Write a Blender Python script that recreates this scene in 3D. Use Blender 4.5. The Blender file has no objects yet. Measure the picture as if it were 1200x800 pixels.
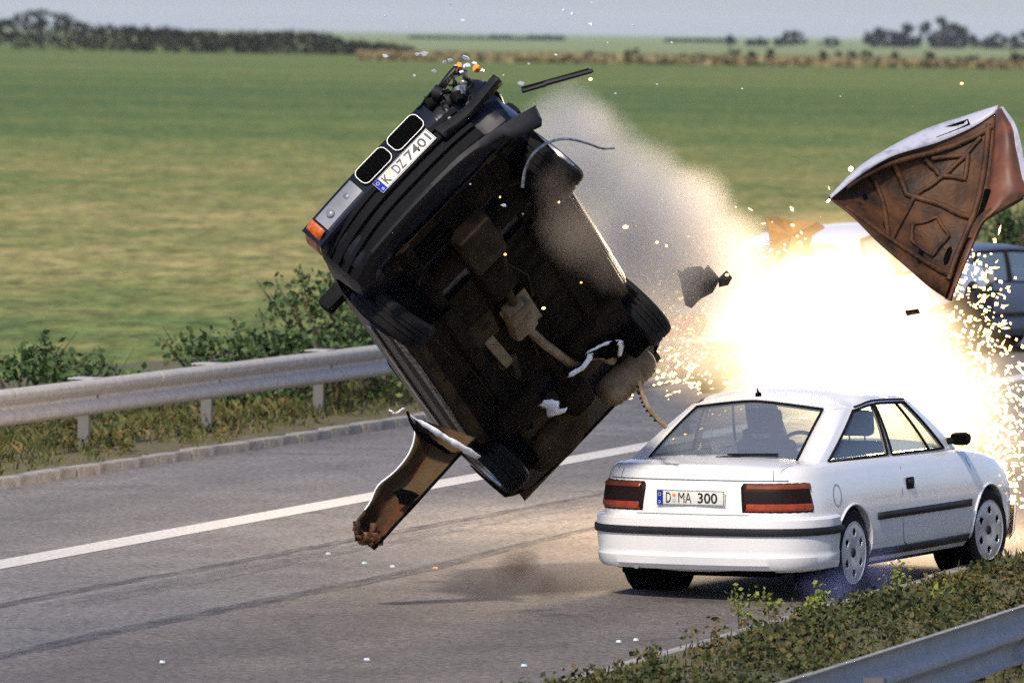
import bpy, bmesh, math, random
import numpy as np
from mathutils import Vector, Matrix, noise as mnoise

# ------------------------------------------------------------------ camera, sky, sun
SC = bpy.context.scene
COL = SC.collection
R = math.radians
F, CH, PITCH, ROLL = 8500.0, 3.95, math.atan(362 / 8500.0), 0.0135
_f = Vector((0, math.cos(PITCH), -math.sin(PITCH)))
_r0 = Vector((1, 0, 0)); _u0 = _r0.cross(_f)
_r = _r0 * math.cos(ROLL) + _u0 * math.sin(ROLL)
_u = -_r0 * math.sin(ROLL) + _u0 * math.cos(ROLL)
CAMP = Vector((0, 0, CH))
cam = bpy.data.cameras.new('camera'); cam_o = bpy.data.objects.new('camera', cam); COL.objects.link(cam_o)
cam.sensor_width = 36; cam.lens = F / 1200 * 36; cam.clip_start = 1; cam.clip_end = 60000
cam.dof.use_dof = True; cam.dof.focus_distance = 50.5; cam.dof.aperture_fstop = 5.0
M = Matrix((( _r.x, _u.x, -_f.x, 0), (_r.y, _u.y, -_f.y, 0), (_r.z, _u.z, -_f.z, CH), (0, 0, 0, 1)))
cam_o.matrix_world = M
SC.camera = cam_o

SUN_AZ, SUN_EL = R(-160), R(46)      # azimuth measured from +Y towards +X: the sun stands left of and behind the camera
world = bpy.data.worlds.new('World'); SC.world = world; world.use_nodes = True
wn, wl = world.node_tree.nodes, world.node_tree.links
bg = wn['Background']; bg.inputs['Strength'].default_value = 0.13
sky = wn.new('ShaderNodeTexSky'); sky.sky_type = 'NISHITA'; sky.sun_disc = False
sky.sun_elevation = SUN_EL; sky.sun_rotation = SUN_AZ
sky.air_density = 1.0; sky.dust_density = 1.2; sky.ozone_density = 3.0; sky.altitude = 50
wm = wn.new('ShaderNodeMix'); wm.data_type = 'RGBA'; wm.blend_type = 'MULTIPLY'; wm.inputs[0].default_value = 1.0
wm.inputs[7].default_value = (1.00, 1.00, 1.20, 1)
wl.new(sky.outputs[0], wm.inputs[6]); wl.new(wm.outputs[2], bg.inputs[0])
sl = bpy.data.lights.new('sun', 'SUN'); sl.energy = 4.1; sl.angle = R(4); sl.color = (1, .90, .74)
so = bpy.data.objects.new('sun', sl); COL.objects.link(so)
sd = Vector((math.sin(SUN_AZ) * math.cos(SUN_EL), math.cos(SUN_AZ) * math.cos(SUN_EL), math.sin(SUN_EL)))
so.rotation_euler = sd.to_track_quat('Z', 'Y').to_euler(); so.location = sd * 100
SC.view_settings.view_transform = 'Standard'; SC.view_settings.look = 'None'
SC.view_settings.exposure = 0.26; SC.view_settings.gamma = 1.0
SC.render.engine = 'CYCLES'
SC.cycles.volume_step_rate = 1.0; SC.cycles.volume_max_steps = 64
SC.cycles.max_bounces = 6; SC.cycles.transparent_max_bounces = 24; SC.cycles.volume_bounces = 1
SC.cycles.sample_clamp_indirect = 6.0
SC.cycles.use_denoising = False          # grain of a fast slide film
rnd = random.Random(7)

def pt(px, py, Y):                   # world point at depth Y seen at a photo position (used to survey the place)
    d = _f + _r * ((px - 600) / F) - _u * ((py - 400) / F)
    return CAMP + d * (Y / d.y)
PHI = R(17.008); RO = Vector((-1.4124, 60.691, 0)); RD = Vector((math.sin(PHI), math.cos(PHI), 0)); RN = Vector((RD.y, -RD.x, 0))
def rp(s, o, z=0):                   # road frame: s along, o to the right of the white line
    return RO + RD * s + RN * o + Vector((0, 0, z))

# ------------------------------------------------------------------ helpers
def srgb(r, g, b):
    return tuple(((c / 255) / 12.92 if c / 255 <= .04045 else ((c / 255 + .055) / 1.055) ** 2.4) for c in (r, g, b)) + (1,)
def tag(o, label=None, cat=None, group=None, kind=None):
    if label: o['label'] = label
    if cat: o['category'] = cat
    if group: o['group'] = group
    if kind: o['kind'] = kind
    return o
def empty(name, M4=None, label=None, cat=None, group=None):
    o = bpy.data.objects.new(name, None); COL.objects.link(o); o.empty_display_size = .2
    if M4 is not None: o.matrix_world = M4
    return tag(o, label, cat, group)
def meshobj(name, vs, fs, mat, parent=None, smooth=True, ang=35, mats=None):
    me = bpy.data.meshes.new(name); me.from_pydata([tuple(v) for v in vs], [], fs); me.update()
    return link(name, me, mat, parent, smooth, ang)
def link(name, me, mat, parent=None, smooth=True, ang=35):
    if isinstance(mat, (list, tuple)):
        for m in mat: me.materials.append(m)
    elif mat: me.materials.append(mat)
    if smooth:
        me.shade_smooth()
        try: me.set_sharp_from_angle(angle=R(ang))
        except Exception: pass
    o = bpy.data.objects.new(name, me); COL.objects.link(o)
    if parent is not None: o.parent = parent
    return o
class MB:
    def __init__(s): s.v = []; s.f = []; s.mi = []
    def add(s, vs, fs, mi=0):
        n = len(s.v); s.v += [Vector(v) for v in vs]; s.f += [tuple(i + n for i in f) for f in fs]; s.mi += [mi] * len(fs); return s
    def box(s, c, d, rot=None, bev=0, mi=0):
        c = Vector(c); x, y, z = [k / 2 for k in d]; rot = rot or Matrix.Identity(3)
        if bev <= 0:
            vs = [c + rot @ Vector((i * x, j * y, k * z)) for i in (-1, 1) for j in (-1, 1) for k in (-1, 1)]
            return s.add(vs, [(0, 1, 3, 2), (4, 6, 7, 5), (0, 4, 5, 1), (2, 3, 7, 6), (0, 2, 6, 4), (1, 5, 7, 3)], mi)
        bm = bmesh.new(); bmesh.ops.create_cube(bm, size=1)
        for v in bm.verts: v.co = Vector((v.co.x * d[0], v.co.y * d[1], v.co.z * d[2]))
        bmesh.ops.bevel(bm, geom=bm.edges[:], offset=bev, segments=2, affect='EDGES', profile=.5)
        bm.verts.index_update(); vs = [c + rot @ v.co for v in bm.verts]; fs = [tuple(v.index for v in f.verts) for f in bm.faces]; bm.free()
        return s.add(vs, fs, mi)
    def grid(s, P, closed_u=False, closed_v=False, mi=0, flip=False):   # P[i][j]
        nu, nv = len(P), len(P[0]); n = len(s.v)
        for row in P: s.v += [Vector(p) for p in row]
        for i in range(nu - (0 if closed_u else 1)):
            for j in range(nv - (0 if closed_v else 1)):
                a, b = n + i * nv + j, n + i * nv + (j + 1) % nv
                c, d = n + ((i + 1) % nu) * nv + (j + 1) % nv, n + ((i + 1) % nu) * nv + j
                s.f.append((a, b, c, d) if not flip else (a, d, c, b)); s.mi.append(mi)
        return s
    def tube(s, pts, r, n=8, caps=True, mi=0, flat=None):
        pts = [Vector(p) for p in pts]; rows = []
        up = Vector((0, 0, 1))
        for i, p in enumerate(pts):
            t = (pts[min(i + 1, len(pts) - 1)] - pts[max(i - 1, 0)]).normalized()
            if abs(t.dot(up)) > .95: up = Vector((1, 0, 0))
            a = t.cross(up).normalized(); b = t.cross(a); up = -b if i else up
            rr = r[i] if isinstance(r, (list, tuple)) else r
            fl = flat or 1
            rows.append([p + a * math.cos(q) * rr + b * math.sin(q) * rr * fl for q in [2 * math.pi * k / n for k in range(n)]])
        base = len(s.v); s.grid(rows, closed_v=True, mi=mi)
        if caps:
            s.f.append(tuple(base + k for k in range(n))[::-1]); s.mi.append(mi)
            e = base + (len(rows) - 1) * n; s.f.append(tuple(e + k for k in range(n))); s.mi.append(mi)
        return s
    def lathe(s, prof, M4=None, n=40, mi=0):       # prof: (radius, height) about local Y
        rows = []
        for r_, h in prof:
            rows.append([Vector((r_ * math.cos(q), h, r_ * math.sin(q))) for q in [2 * math.pi * k / n for k in range(n)]])
        if M4 is not None: rows = [[M4 @ v for v in row] for row in rows]
        return s.grid(rows, closed_v=True, mi=mi)
    def build(s, name, mat, parent=None, smooth=True, ang=35, merge=False):
        me = bpy.data.meshes.new(name); me.from_pydata([tuple(v) for v in s.v], [], s.f); me.update()
        if isinstance(mat, (list, tuple)): me.polygons.foreach_set('material_index', s.mi)
        if merge:
            bm = bmesh.new(); bm.from_mesh(me); bmesh.ops.remove_doubles(bm, verts=bm.verts, dist=1e-4)
            bmesh.ops.recalc_face_normals(bm, faces=bm.faces); bm.to_mesh(me); bm.free()
        return link(name, me, mat, parent, smooth, ang)
def solidify(o, t, off=-1):
    m = o.modifiers.new('s', 'SOLIDIFY'); m.thickness = t; m.offset = off; return o
def catmull(pts, n):
    pts = [Vector(p) for p in pts]; P = [pts[0] * 2 - pts[1]] + pts + [pts[-1] * 2 - pts[-2]]
    out = []; m = 24
    for i in range(1, len(P) - 2):
        a, b, c, d = P[i - 1:i + 3]
        for k in range(m):
            t = k / m; out.append(.5 * ((2 * b) + (c - a) * t + (2 * a - 5 * b + 4 * c - d) * t * t + (3 * b - a - 3 * c + d) * t ** 3))
    out.append(pts[-1])
    L = [0]
    for i in range(1, len(out)): L.append(L[-1] + (out[i] - out[i - 1]).length)
    res = []; j = 0
    for k in range(n):
        t = L[-1] * k / (n - 1)
        while j < len(L) - 2 and L[j + 1] < t: j += 1
        q = (t - L[j]) / max(1e-9, L[j + 1] - L[j]); res.append(out[j].lerp(out[j + 1], min(1, max(0, q))))
    return res
def interp(x, tab):
    xs = [a for a, _ in tab]; return float(np.interp(x, xs, [b for _, b in tab]))
def sinterp(x, tab):                  # smooth interpolation
    return (interp(x - .09, tab) + interp(x - .045, tab) + interp(x, tab) + interp(x + .045, tab) + interp(x + .09, tab)) / 5

# ------------------------------------------------------------------ materials
def nodes(name):
    m = bpy.data.materials.new(name); m.use_nodes = True
    return m, m.node_tree.nodes, m.node_tree.links, m.node_tree.nodes['Principled BSDF']
def mat(name, col, rough=.5, metal=0, coat=0, noise=None, scale=8, bump=0, bscale=60, emit=None, es=0, dirt=None, dscale=3, damt=.5, spec=None):
    m, n, l, b = nodes(name)
    b.inputs['Base Color'].default_value = col; b.inputs['Roughness'].default_value = rough; b.inputs['Metallic'].default_value = metal
    b.inputs['Coat Weight'].default_value = coat
    if spec is not None: b.inputs['Specular IOR Level'].default_value = spec
    src = None
    tc = n.new('ShaderNodeTexCoord')
    if noise:
        t = n.new('ShaderNodeTexNoise'); t.inputs['Scale'].default_value = scale; t.inputs['Detail'].default_value = 8; l.new(tc.outputs['Object'], t.inputs['Vector'])
        cr = n.new('ShaderNodeValToRGB'); cr.color_ramp.elements[0].position = .35; cr.color_ramp.elements[1].position = .68
        cr.color_ramp.elements[0].color = col; cr.color_ramp.elements[1].color = noise
        l.new(t.outputs[0], cr.inputs[0]); src = cr.outputs[0]
    if dirt:
        t = n.new('ShaderNodeTexNoise'); t.inputs['Scale'].default_value = dscale; t.inputs['Detail'].default_value = 10; t.inputs['Roughness'].default_value = .7
        l.new(tc.outputs['Object'], t.inputs['Vector'])
        mr = n.new('ShaderNodeMapRange'); mr.inputs[1].default_value = .5; mr.inputs[2].default_value = .75; mr.inputs[4].default_value = damt
        l.new(t.outputs[0], mr.inputs[0])
        mx = n.new('ShaderNodeMix'); mx.data_type = 'RGBA'; l.new(mr.outputs[0], mx.inputs[0])
        if src: l.new(src, mx.inputs[6])
        else: mx.inputs[6].default_value = col
        mx.inputs[7].default_value = dirt; src = mx.outputs[2]
    if src: l.new(src, b.inputs['Base Color'])
    if bump:
        t = n.new('ShaderNodeTexNoise'); t.inputs['Scale'].default_value = bscale; t.inputs['Detail'].default_value = 5; l.new(tc.outputs['Object'], t.inputs['Vector'])
        bp = n.new('ShaderNodeBump'); bp.inputs['Strength'].default_value = bump; bp.inputs['Distance'].default_value = .02
        l.new(t.outputs[0], bp.inputs['Height']); l.new(bp.outputs[0], b.inputs['Normal'])
    if emit: b.inputs['Emission Color'].default_value = emit; b.inputs['Emission Strength'].default_value = es
    return m
def glassmat(name, tint, gloss=.06, haze=None, hz=0):
    m = bpy.data.materials.new(name); m.use_nodes = True; n = m.node_tree.nodes; l = m.node_tree.links; n.clear()
    out = n.new('ShaderNodeOutputMaterial'); tr = n.new('ShaderNodeBsdfTransparent'); tr.inputs[0].default_value = tint
    gl = n.new('ShaderNodeBsdfGlossy'); gl.inputs['Roughness'].default_value = .03; fr = n.new('ShaderNodeLayerWeight'); fr.inputs[0].default_value = .5; pw = n.new('ShaderNodeMath'); pw.operation = 'POWER'; pw.inputs[1].default_value = 5; l.new(fr.outputs['Facing'], pw.inputs[0])
    ad = n.new('ShaderNodeMath'); ad.operation = 'ADD'; ad.use_clamp = True; ad.inputs[1].default_value = gloss
    mx = n.new('ShaderNodeMixShader'); l.new(pw.outputs[0], ad.inputs[0]); l.new(ad.outputs[0], mx.inputs[0])
    top = tr.outputs[0]
    if haze:
        df = n.new('ShaderNodeBsdfDiffuse'); df.inputs[0].default_value = haze; m2 = n.new('ShaderNodeMixShader'); m2.inputs[0].default_value = hz
        l.new(tr.outputs[0], m2.inputs[1]); l.new(df.outputs[0], m2.inputs[2]); top = m2.outputs[0]
    l.new(top, mx.inputs[1]); l.new(gl.outputs[0], mx.inputs[2]); l.new(mx.outputs[0], out.inputs[0])
    return m
def emitmat(name, col, s):
    m = bpy.data.materials.new(name); m.use_nodes = True; n = m.node_tree.nodes; l = m.node_tree.links; n.clear()
    out = n.new('ShaderNodeOutputMaterial'); e = n.new('ShaderNodeEmission'); e.inputs[0].default_value = col; e.inputs[1].default_value = s
    l.new(e.outputs[0], out.inputs[0]); return m
def leafmat(name, cols, scale=6, rough=.75):
    m, n, l, b = nodes(name)
    g = n.new('ShaderNodeNewGeometry'); cr = n.new('ShaderNodeValToRGB')
    els = cr.color_ramp.elements; els[0].color = cols[0]; els[0].position = 0; els[1].color = cols[-1]; els[1].position = 1
    for i, c in enumerate(cols[1:-1]):
        e = els.new((i + 1) / (len(cols) - 1)); e.color = c
    tc = n.new('ShaderNodeTexCoord'); t = n.new('ShaderNodeTexNoise'); t.inputs['Scale'].default_value = scale; l.new(tc.outputs['Object'], t.inputs['Vector'])
    ma = n.new('ShaderNodeMath'); ma.operation = 'MULTIPLY_ADD'; ma.inputs[1].default_value = .75; 
    m2 = n.new('ShaderNodeMath'); m2.operation = 'MULTIPLY_ADD'; m2.inputs[1].default_value = 1.5; m2.inputs[2].default_value = -.65
    l.new(t.outputs[0], m2.inputs[0]); l.new(g.outputs['Random Per Island'], ma.inputs[0]); l.new(m2.outputs[0], ma.inputs[2]); l.new(ma.outputs[0], cr.inputs[0])
    l.new(cr.outputs[0], b.inputs['Base Color']); b.inputs['Roughness'].default_value = rough
    b.inputs['Specular IOR Level'].default_value = .25
    return m
c = srgb
MT = {}
MT['white_paint'] = mat('white_paint', (.68, .672, .65, 1), .28, coat=.6, dirt=(.45, .42, .38, 1), dscale=2.2, damt=.22)
MT['black_paint'] = mat('black_paint', (.0045, .005, .010, 1), .42, coat=.06, spec=.22, dirt=(.022, .018, .015, 1), damt=.5)
MT['nose_paint'] = mat('nose_paint', (.006, .008, .018, 1), .5, spec=.07)
MT['blue_paint'] = mat('blue_paint', (.065, .085, .125, 1), .45, .1, coat=.15, dirt=(.08, .08, .09, 1))
MT['pale_paint'] = mat('pale_paint', (.42, .45, .5, 1), .35, .3, coat=.5)
MT['black_plastic'] = mat('black_plastic', (.0045, .0045, .005, 1), .75, spec=.14, bump=.1, bscale=150)
MT['grey_plastic'] = mat('grey_plastic', (.013, .013, .014, 1), .6, spec=.25, dirt=(.035, .032, .028, 1), damt=.5, dscale=5)
MT['rubber'] = mat('rubber', (.006, .006, .006, 1), .85, dirt=(.025, .02, .017, 1), dscale=6, damt=.5, spec=.2)
MT['gap'] = mat('gap', (.003, .003, .003, 1), 1, spec=0)
MT['gap_soft'] = mat('gap_soft', (.09, .09, .09, 1), .8)
MT['cover'] = mat('cover', (.5, .51, .53, 1), .35, .45, dirt=(.16, .14, .12, 1), dscale=7, damt=.7)
MT['seat'] = mat('seat', (.12, .12, .14, 1), .9, bump=.3, bscale=90)
MT['glass_rear'] = glassmat('glass_rear', (.60, .62, .60, 1), .10, (.40, .45, .55, 1), .22)  # bluish diffuse share paints in the milky sky reflection
MT['glass_side'] = glassmat('glass_side', (.72, .76, .72, 1), .08, (.35, .4, .45, 1), .12)
MT['glass_dark'] = glassmat('glass_dark', (.35, .42, .45, 1), .15, (.3, .4, .45, 1), .3)
MT['amber'] = mat('amber', (.55, .12, .012, 1), .25, coat=.5, noise=(.35, .05, .01, 1), scale=25)
MT['amber_dark'] = mat('amber_dark', (.20, .050, .014, 1), .3, spec=.3, noise=(.10, .022, .008, 1), scale=9)
MT['red_lens'] = mat('red_lens', (.36, .048, .014, 1), .3, spec=.3, noise=(.15, .02, .008, 1), scale=8)
MT['smoked'] = mat('smoked', (.012, .005, .004, 1), .45, spec=.12)
MT['lens'] = mat('lens', (.17, .18, .20, 1), .35, .1, coat=.25, noise=(.09, .095, .11, 1), scale=5)
MT['chrome'] = mat('chrome', (.40, .39, .37, 1), .4, .7)
MT['plate'] = mat('plate', (.62, .62, .56, 1), .4, dirt=(.35, .33, .3, 1), dscale=9, damt=.35)
MT['plate_blue'] = mat('plate_blue', (.010, .030, .30, 1), .7, spec=.05)
MT['boot_brown'] = mat('boot_floor_brown', (.06, .04, .020, 1), .8, spec=.15, noise=(.025, .016, .008, 1), scale=4, bump=.5, bscale=22)
MT['ochre'] = mat('ochre', (.15, .09, .03, 1), .6, noise=(.07, .04, .015, 1), scale=5)
MT['ink'] = mat('ink', (.012, .012, .012, 1), .5)
MT['orange_seal'] = mat('orange_seal', (.75, .22, .03, 1), .5)
MT['green_seal'] = mat('green_seal', (.62, .6, .12, 1), .5)
MT['silver_seal'] = mat('silver_seal', (.42, .42, .42, 1), .5)
MT['yellow_star'] = mat('yellow_star', (.8, .6, .05, 1), .5)
MT['belly'] = mat('belly', (.003, .0022, .0015, 1), .9, noise=(.013, .0085, .0048, 1), scale=2.2, bump=.6, bscale=14, dirt=(.048, .030, .014, 1), dscale=3.5, damt=.6, spec=.08)
MT['belly_brown'] = mat('belly_brown', (.018, .012, .006, 1), .85, spec=.12, noise=(.066, .042, .020, 1), scale=5, bump=.5, bscale=30)
MT['heat_metal'] = mat('heat_metal', (.26, .18, .09, 1), .65, .1, noise=(.12, .078, .038, 1), scale=9, bump=.3, bscale=25)
MT['bare_metal'] = mat('bare_metal', (.45, .44, .42, 1), .35, .8, noise=(.15, .14, .13, 1), scale=20)
MT['rust'] = mat('rust', (.080, .033, .011, 1), .6, spec=.25, noise=(.020, .010, .005, 1), scale=5, dirt=(.012, .008, .006, 1), dscale=9, damt=.85, bump=.5, bscale=25)
MT['red_primer'] = mat('red_primer', (.15, .048, .017, 1), .55, noise=(.06, .022, .010, 1), scale=6, dirt=(.03, .02, .015, 1), dscale=8, damt=.6)
MT['skin_white'] = mat('skin_white', (.38, .38, .43, 1), .4, coat=.2, dirt=(.05, .05, .05, 1), dscale=6, damt=.8)
MT['torn_white'] = mat('torn_white', (.82, .82, .84, 1), .3, coat=.4, dirt=(.25, .12, .07, 1), dscale=10, damt=.6)
MT['galv'] = mat('galv', (.38, .37, .35, 1), .7, 0, spec=.3, noise=(.31, .30, .285, 1), scale=14, dirt=(.2, .17, .13, 1), dscale=11, damt=.35)
MT['galv_post'] = mat('galv_post', (.13, .13, .13, 1), .6, .35, noise=(.13, .12, .11, 1), scale=6)
MT['kerb'] = mat('kerb', (.29, .275, .255, 1), .85, noise=(.2, .19, .17, 1), scale=5, dirt=(.07, .065, .04, 1), dscale=7, damt=.8, bump=.5, bscale=30)
MT['bark'] = mat('bark', (.06, .045, .03, 1), .9)
MT['shard'] = glassmat('shard', (.8, .88, .86, 1), .25, (.75, .82, .84, 1), .75)
MT['shard_orange'] = mat('shard_orange', (.85, .3, .03, 1), .3)
MT['spark'] = emitmat('spark', (1, .62, .24, 1), 6)
MT['spark_orange'] = emitmat('spark_orange', (1, .40, .12, 1), 5)

def field_mat():
    m, n, l, b = nodes('field_crop')
    tc = n.new('ShaderNodeTexCoord'); sp = n.new('ShaderNodeSeparateXYZ'); l.new(tc.outputs['Object'], sp.inputs[0])
    # large scale stripes of ripe and green growth lying across the field
    mp = n.new('ShaderNodeMapping'); mp.inputs['Scale'].default_value = (.55, .22, 1); l.new(tc.outputs['Object'], mp.inputs[0])
    t1 = n.new('ShaderNodeTexNoise'); t1.inputs['Scale'].default_value = 1.0; t1.inputs['Detail'].default_value = 6; t1.inputs['Roughness'].default_value = .62; l.new(mp.outputs[0], t1.inputs['Vector'])
    mp2 = n.new('ShaderNodeMapping'); mp2.inputs['Scale'].default_value = (.012, .03, 1); l.new(tc.outputs['Object'], mp2.inputs[0])
    t2 = n.new('ShaderNodeTexNoise'); t2.inputs['Scale'].default_value = 1.0; t2.inputs['Detail'].default_value = 4; l.new(mp2.outputs[0], t2.inputs['Vector'])
    # the crop is thin and yellow in the strip towards the road
    yr = n.new('ShaderNodeValToRGB'); e = yr.color_ramp.elements
    dv = n.new('ShaderNodeMath'); dv.operation = 'DIVIDE'; dv.inputs[1].default_value = 600; l.new(sp.outputs['Y'], dv.inputs[0]); l.new(dv.outputs[0], yr.inputs[0])
    e[0].position = .0; e[0].color = (.52,) * 3 + (1,); e[1].position = 1; e[1].color = (.35,) * 3 + (1,)
    for p, v in ((.135, .50), (.17, .46), (.20, .68), (.26, .74), (.33, .66), (.40, .46), (.55, .27), (.75, .18), (.92, .25)):
        q = e.new(p); q.color = (v, v, v, 1)
    a = n.new('ShaderNodeMath'); a.operation = 'MULTIPLY_ADD'; a.inputs[1].default_value = 1.35; a.inputs[2].default_value = -.675; l.new(t1.outputs[0], a.inputs[0])
    a2 = n.new('ShaderNodeMath'); a2.operation = 'MULTIPLY_ADD'; a2.inputs[1].default_value = .8; a2.inputs[2].default_value = -.40; l.new(t2.outputs[0], a2.inputs[0])
    s1 = n.new('ShaderNodeMath'); l.new(a.outputs[0], s1.inputs[0]); l.new(a2.outputs[0], s1.inputs[1])
    s2 = n.new('ShaderNodeMath'); l.new(s1.outputs[0], s2.inputs[0]); l.new(yr.outputs[0], s2.inputs[1])
    cr = n.new('ShaderNodeValToRGB'); ce = cr.color_ramp.elements
    ce[0].position = .05; ce[0].color = (.068, .112, .037, 1); ce[1].position = .95; ce[1].color = (.31, .255, .10, 1)
    q = ce.new(.38); q.color = (.122, .156, .046, 1); q = ce.new(.65); q.color = (.20, .195, .066, 1)
    l.new(s2.outputs[0], cr.inputs[0])
    # beyond the hedgerow another, paler crop
    gt = n.new('ShaderNodeMath'); gt.operation = 'GREATER_THAN'; gt.inputs[1].default_value = 1500; l.new(sp.outputs['Y'], gt.inputs[0])
    mx = n.new('ShaderNodeMix'); mx.data_type = 'RGBA'; l.new(gt.outputs[0], mx.inputs[0]); l.new(cr.outputs[0], mx.inputs[6]); mx.inputs[7].default_value = (.20, .235, .11, 1)
    # fine mottling
    mp3 = n.new('ShaderNodeMapping'); mp3.inputs['Scale'].default_value = (2.2, .55, 1); l.new(tc.outputs['Object'], mp3.inputs[0])
    t3 = n.new('ShaderNodeTexNoise'); t3.inputs['Scale'].default_value = 1; t3.inputs['Detail'].default_value = 6; t3.inputs['Roughness'].default_value = .8; l.new(mp3.outputs[0], t3.inputs['Vector'])
    mr = n.new('ShaderNodeMapRange'); mr.inputs[1].default_value = .36; mr.inputs[2].default_value = .64; mr.inputs[3].default_value = .5; mr.inputs[4].default_value = 1.45; l.new(t3.outputs[0], mr.inputs[0])
    vm = n.new('ShaderNodeVectorMath'); vm.operation = 'SCALE'; l.new(mx.outputs[2], vm.inputs[0]); l.new(mr.outputs[0], vm.inputs[3])
    l.new(vm.outputs[0], b.inputs['Base Color']); b.inputs['Roughness'].default_value = .95; b.inputs['Specular IOR Level'].default_value = .05
    bp = n.new('ShaderNodeBump'); bp.inputs['Strength'].default_value = .6; bp.inputs['Distance'].default_value = .15; l.new(t3.outputs[0], bp.inputs['Height']); l.new(bp.outputs[0], b.inputs['Normal'])
    return m
MT['field'] = field_mat()
def asphalt_mat():
    m, n, l, b = nodes('asphalt')
    tc = n.new('ShaderNodeTexCoord'); sp = n.new('ShaderNodeSeparateXYZ'); l.new(tc.outputs['Object'], sp.inputs[0])
    t1 = n.new('ShaderNodeTexNoise'); t1.inputs['Scale'].default_value = 17; t1.inputs['Detail'].default_value = 6; t1.inputs['Roughness'].default_value = .8; l.new(tc.outputs['Object'], t1.inputs['Vector'])
    mp = n.new('ShaderNodeMapping'); mp.inputs['Scale'].default_value = (.9, .07, 1); l.new(tc.outputs['Object'], mp.inputs[0])
    t2 = n.new('ShaderNodeTexNoise'); t2.inputs['Scale'].default_value = 1; t2.inputs['Detail'].default_value = 6; l.new(mp.outputs[0], t2.inputs['Vector'])
    cr = n.new('ShaderNodeValToRGB'); e = cr.color_ramp.elements; e[0].position = .33; e[0].position = .38; e[0].color = (.058, .054, .050, 1); e[1].position = .63; e[1].color = (.212, .197, .183, 1)
    l.new(t1.outputs[0], cr.inputs[0])
    # the lane nearer the middle is tinted browner, a shadow painted into the colour; coordinates: x across, y along
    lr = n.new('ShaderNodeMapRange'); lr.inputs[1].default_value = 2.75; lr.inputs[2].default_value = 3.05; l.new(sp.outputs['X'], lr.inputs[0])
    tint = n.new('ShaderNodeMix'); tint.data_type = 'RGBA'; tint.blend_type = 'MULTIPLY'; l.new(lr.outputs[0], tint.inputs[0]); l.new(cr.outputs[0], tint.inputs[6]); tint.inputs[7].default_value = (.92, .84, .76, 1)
    mr = n.new('ShaderNodeMapRange'); mr.inputs[1].default_value = .3; mr.inputs[2].default_value = .7; mr.inputs[3].default_value = .74; mr.inputs[4].default_value = 1.2; l.new(t2.outputs[0], mr.inputs[0])
    t4 = n.new('ShaderNodeTexNoise'); t4.inputs['Scale'].default_value = 1.1; t4.inputs['Detail'].default_value = 7; t4.inputs['Roughness'].default_value = .65; l.new(tc.outputs['Object'], t4.inputs['Vector'])
    m4 = n.new('ShaderNodeMapRange'); m4.inputs[1].default_value = .35; m4.inputs[2].default_value = .65; m4.inputs[3].default_value = .80; m4.inputs[4].default_value = 1.12; l.new(t4.outputs[0], m4.inputs[0])
    vo = n.new('ShaderNodeTexVoronoi'); vo.feature = 'DISTANCE_TO_EDGE'; vo.inputs['Scale'].default_value = .22; ad = n.new('ShaderNodeVectorMath'); ad.operation = 'MULTIPLY_ADD'
    l.new(t4.outputs['Color'], ad.inputs[0]); ad.inputs[1].default_value = (1.6, 1.6, 0); l.new(tc.outputs['Object'], ad.inputs[2]); l.new(ad.outputs[0], vo.inputs['Vector'])
    m5 = n.new('ShaderNodeMapRange'); m5.inputs[1].default_value = 0; m5.inputs[2].default_value = .006; m5.inputs[3].default_value = .55; m5.inputs[4].default_value = 1; l.new(vo.outputs['Distance'], m5.inputs[0])
    q1 = n.new('ShaderNodeMath'); q1.operation = 'MULTIPLY'; l.new(mr.outputs[0], q1.inputs[0]); l.new(m4.outputs[0], q1.inputs[1])
    q2 = n.new('ShaderNodeMath'); q2.operation = 'MULTIPLY'; l.new(q1.outputs[0], q2.inputs[0]); l.new(m5.outputs[0], q2.inputs[1])
    vm = n.new('ShaderNodeVectorMath'); vm.operation = 'SCALE'; l.new(tint.outputs[2], vm.inputs[0]); l.new(q2.outputs[0], vm.inputs[3])
    l.new(vm.outputs[0], b.inputs['Base Color']); b.inputs['Roughness'].default_value = .85
    bp = n.new('ShaderNodeBump'); bp.inputs['Strength'].default_value = .5; bp.inputs['Distance'].default_value = .01; l.new(t1.outputs[0], bp.inputs['Height']); l.new(bp.outputs[0], b.inputs['Normal'])
    return m
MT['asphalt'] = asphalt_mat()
def wornmat(name, col, lo, hi, scale, maxa=1.0, stretch=(1, 1, 1)):
    m, n, l, b = nodes(name); b.inputs['Base Color'].default_value = col; b.inputs['Roughness'].default_value = .7
    tc = n.new('ShaderNodeTexCoord'); mp = n.new('ShaderNodeMapping'); mp.inputs['Scale'].default_value = stretch; l.new(tc.outputs['Object'], mp.inputs[0])
    t = n.new('ShaderNodeTexNoise'); t.inputs['Scale'].default_value = scale; t.inputs['Detail'].default_value = 8; t.inputs['Roughness'].default_value = .75; l.new(mp.outputs[0], t.inputs['Vector'])
    mr = n.new('ShaderNodeMapRange'); mr.inputs[1].default_value = lo; mr.inputs[2].default_value = hi; mr.inputs[3].default_value = 0; mr.inputs[4].default_value = maxa; l.new(t.outputs[0], mr.inputs[0])
    l.new(mr.outputs[0], b.inputs['Alpha']); return m
MT['line'] = wornmat('line_paint', (.55, .53, .48, 1), .26, .50, 26, .95)
MT['skid'] = wornmat('skid_rubber', (.025, .023, .023, 1), .36, .68, 14, .62, (1, .12, 1))
MT['skid_soft'] = wornmat('skid_rubber_faint', (.035, .032, .03, 1), .40, .7, 10, .35, (1, .1, 1))
MT['soil'] = mat('soil', (.10, .075, .035, 1), .95, noise=(.07, .075, .03, 1), scale=3, dirt=(.16, .10, .045, 1), dscale=4, damt=.8, bump=.8, bscale=20)
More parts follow.
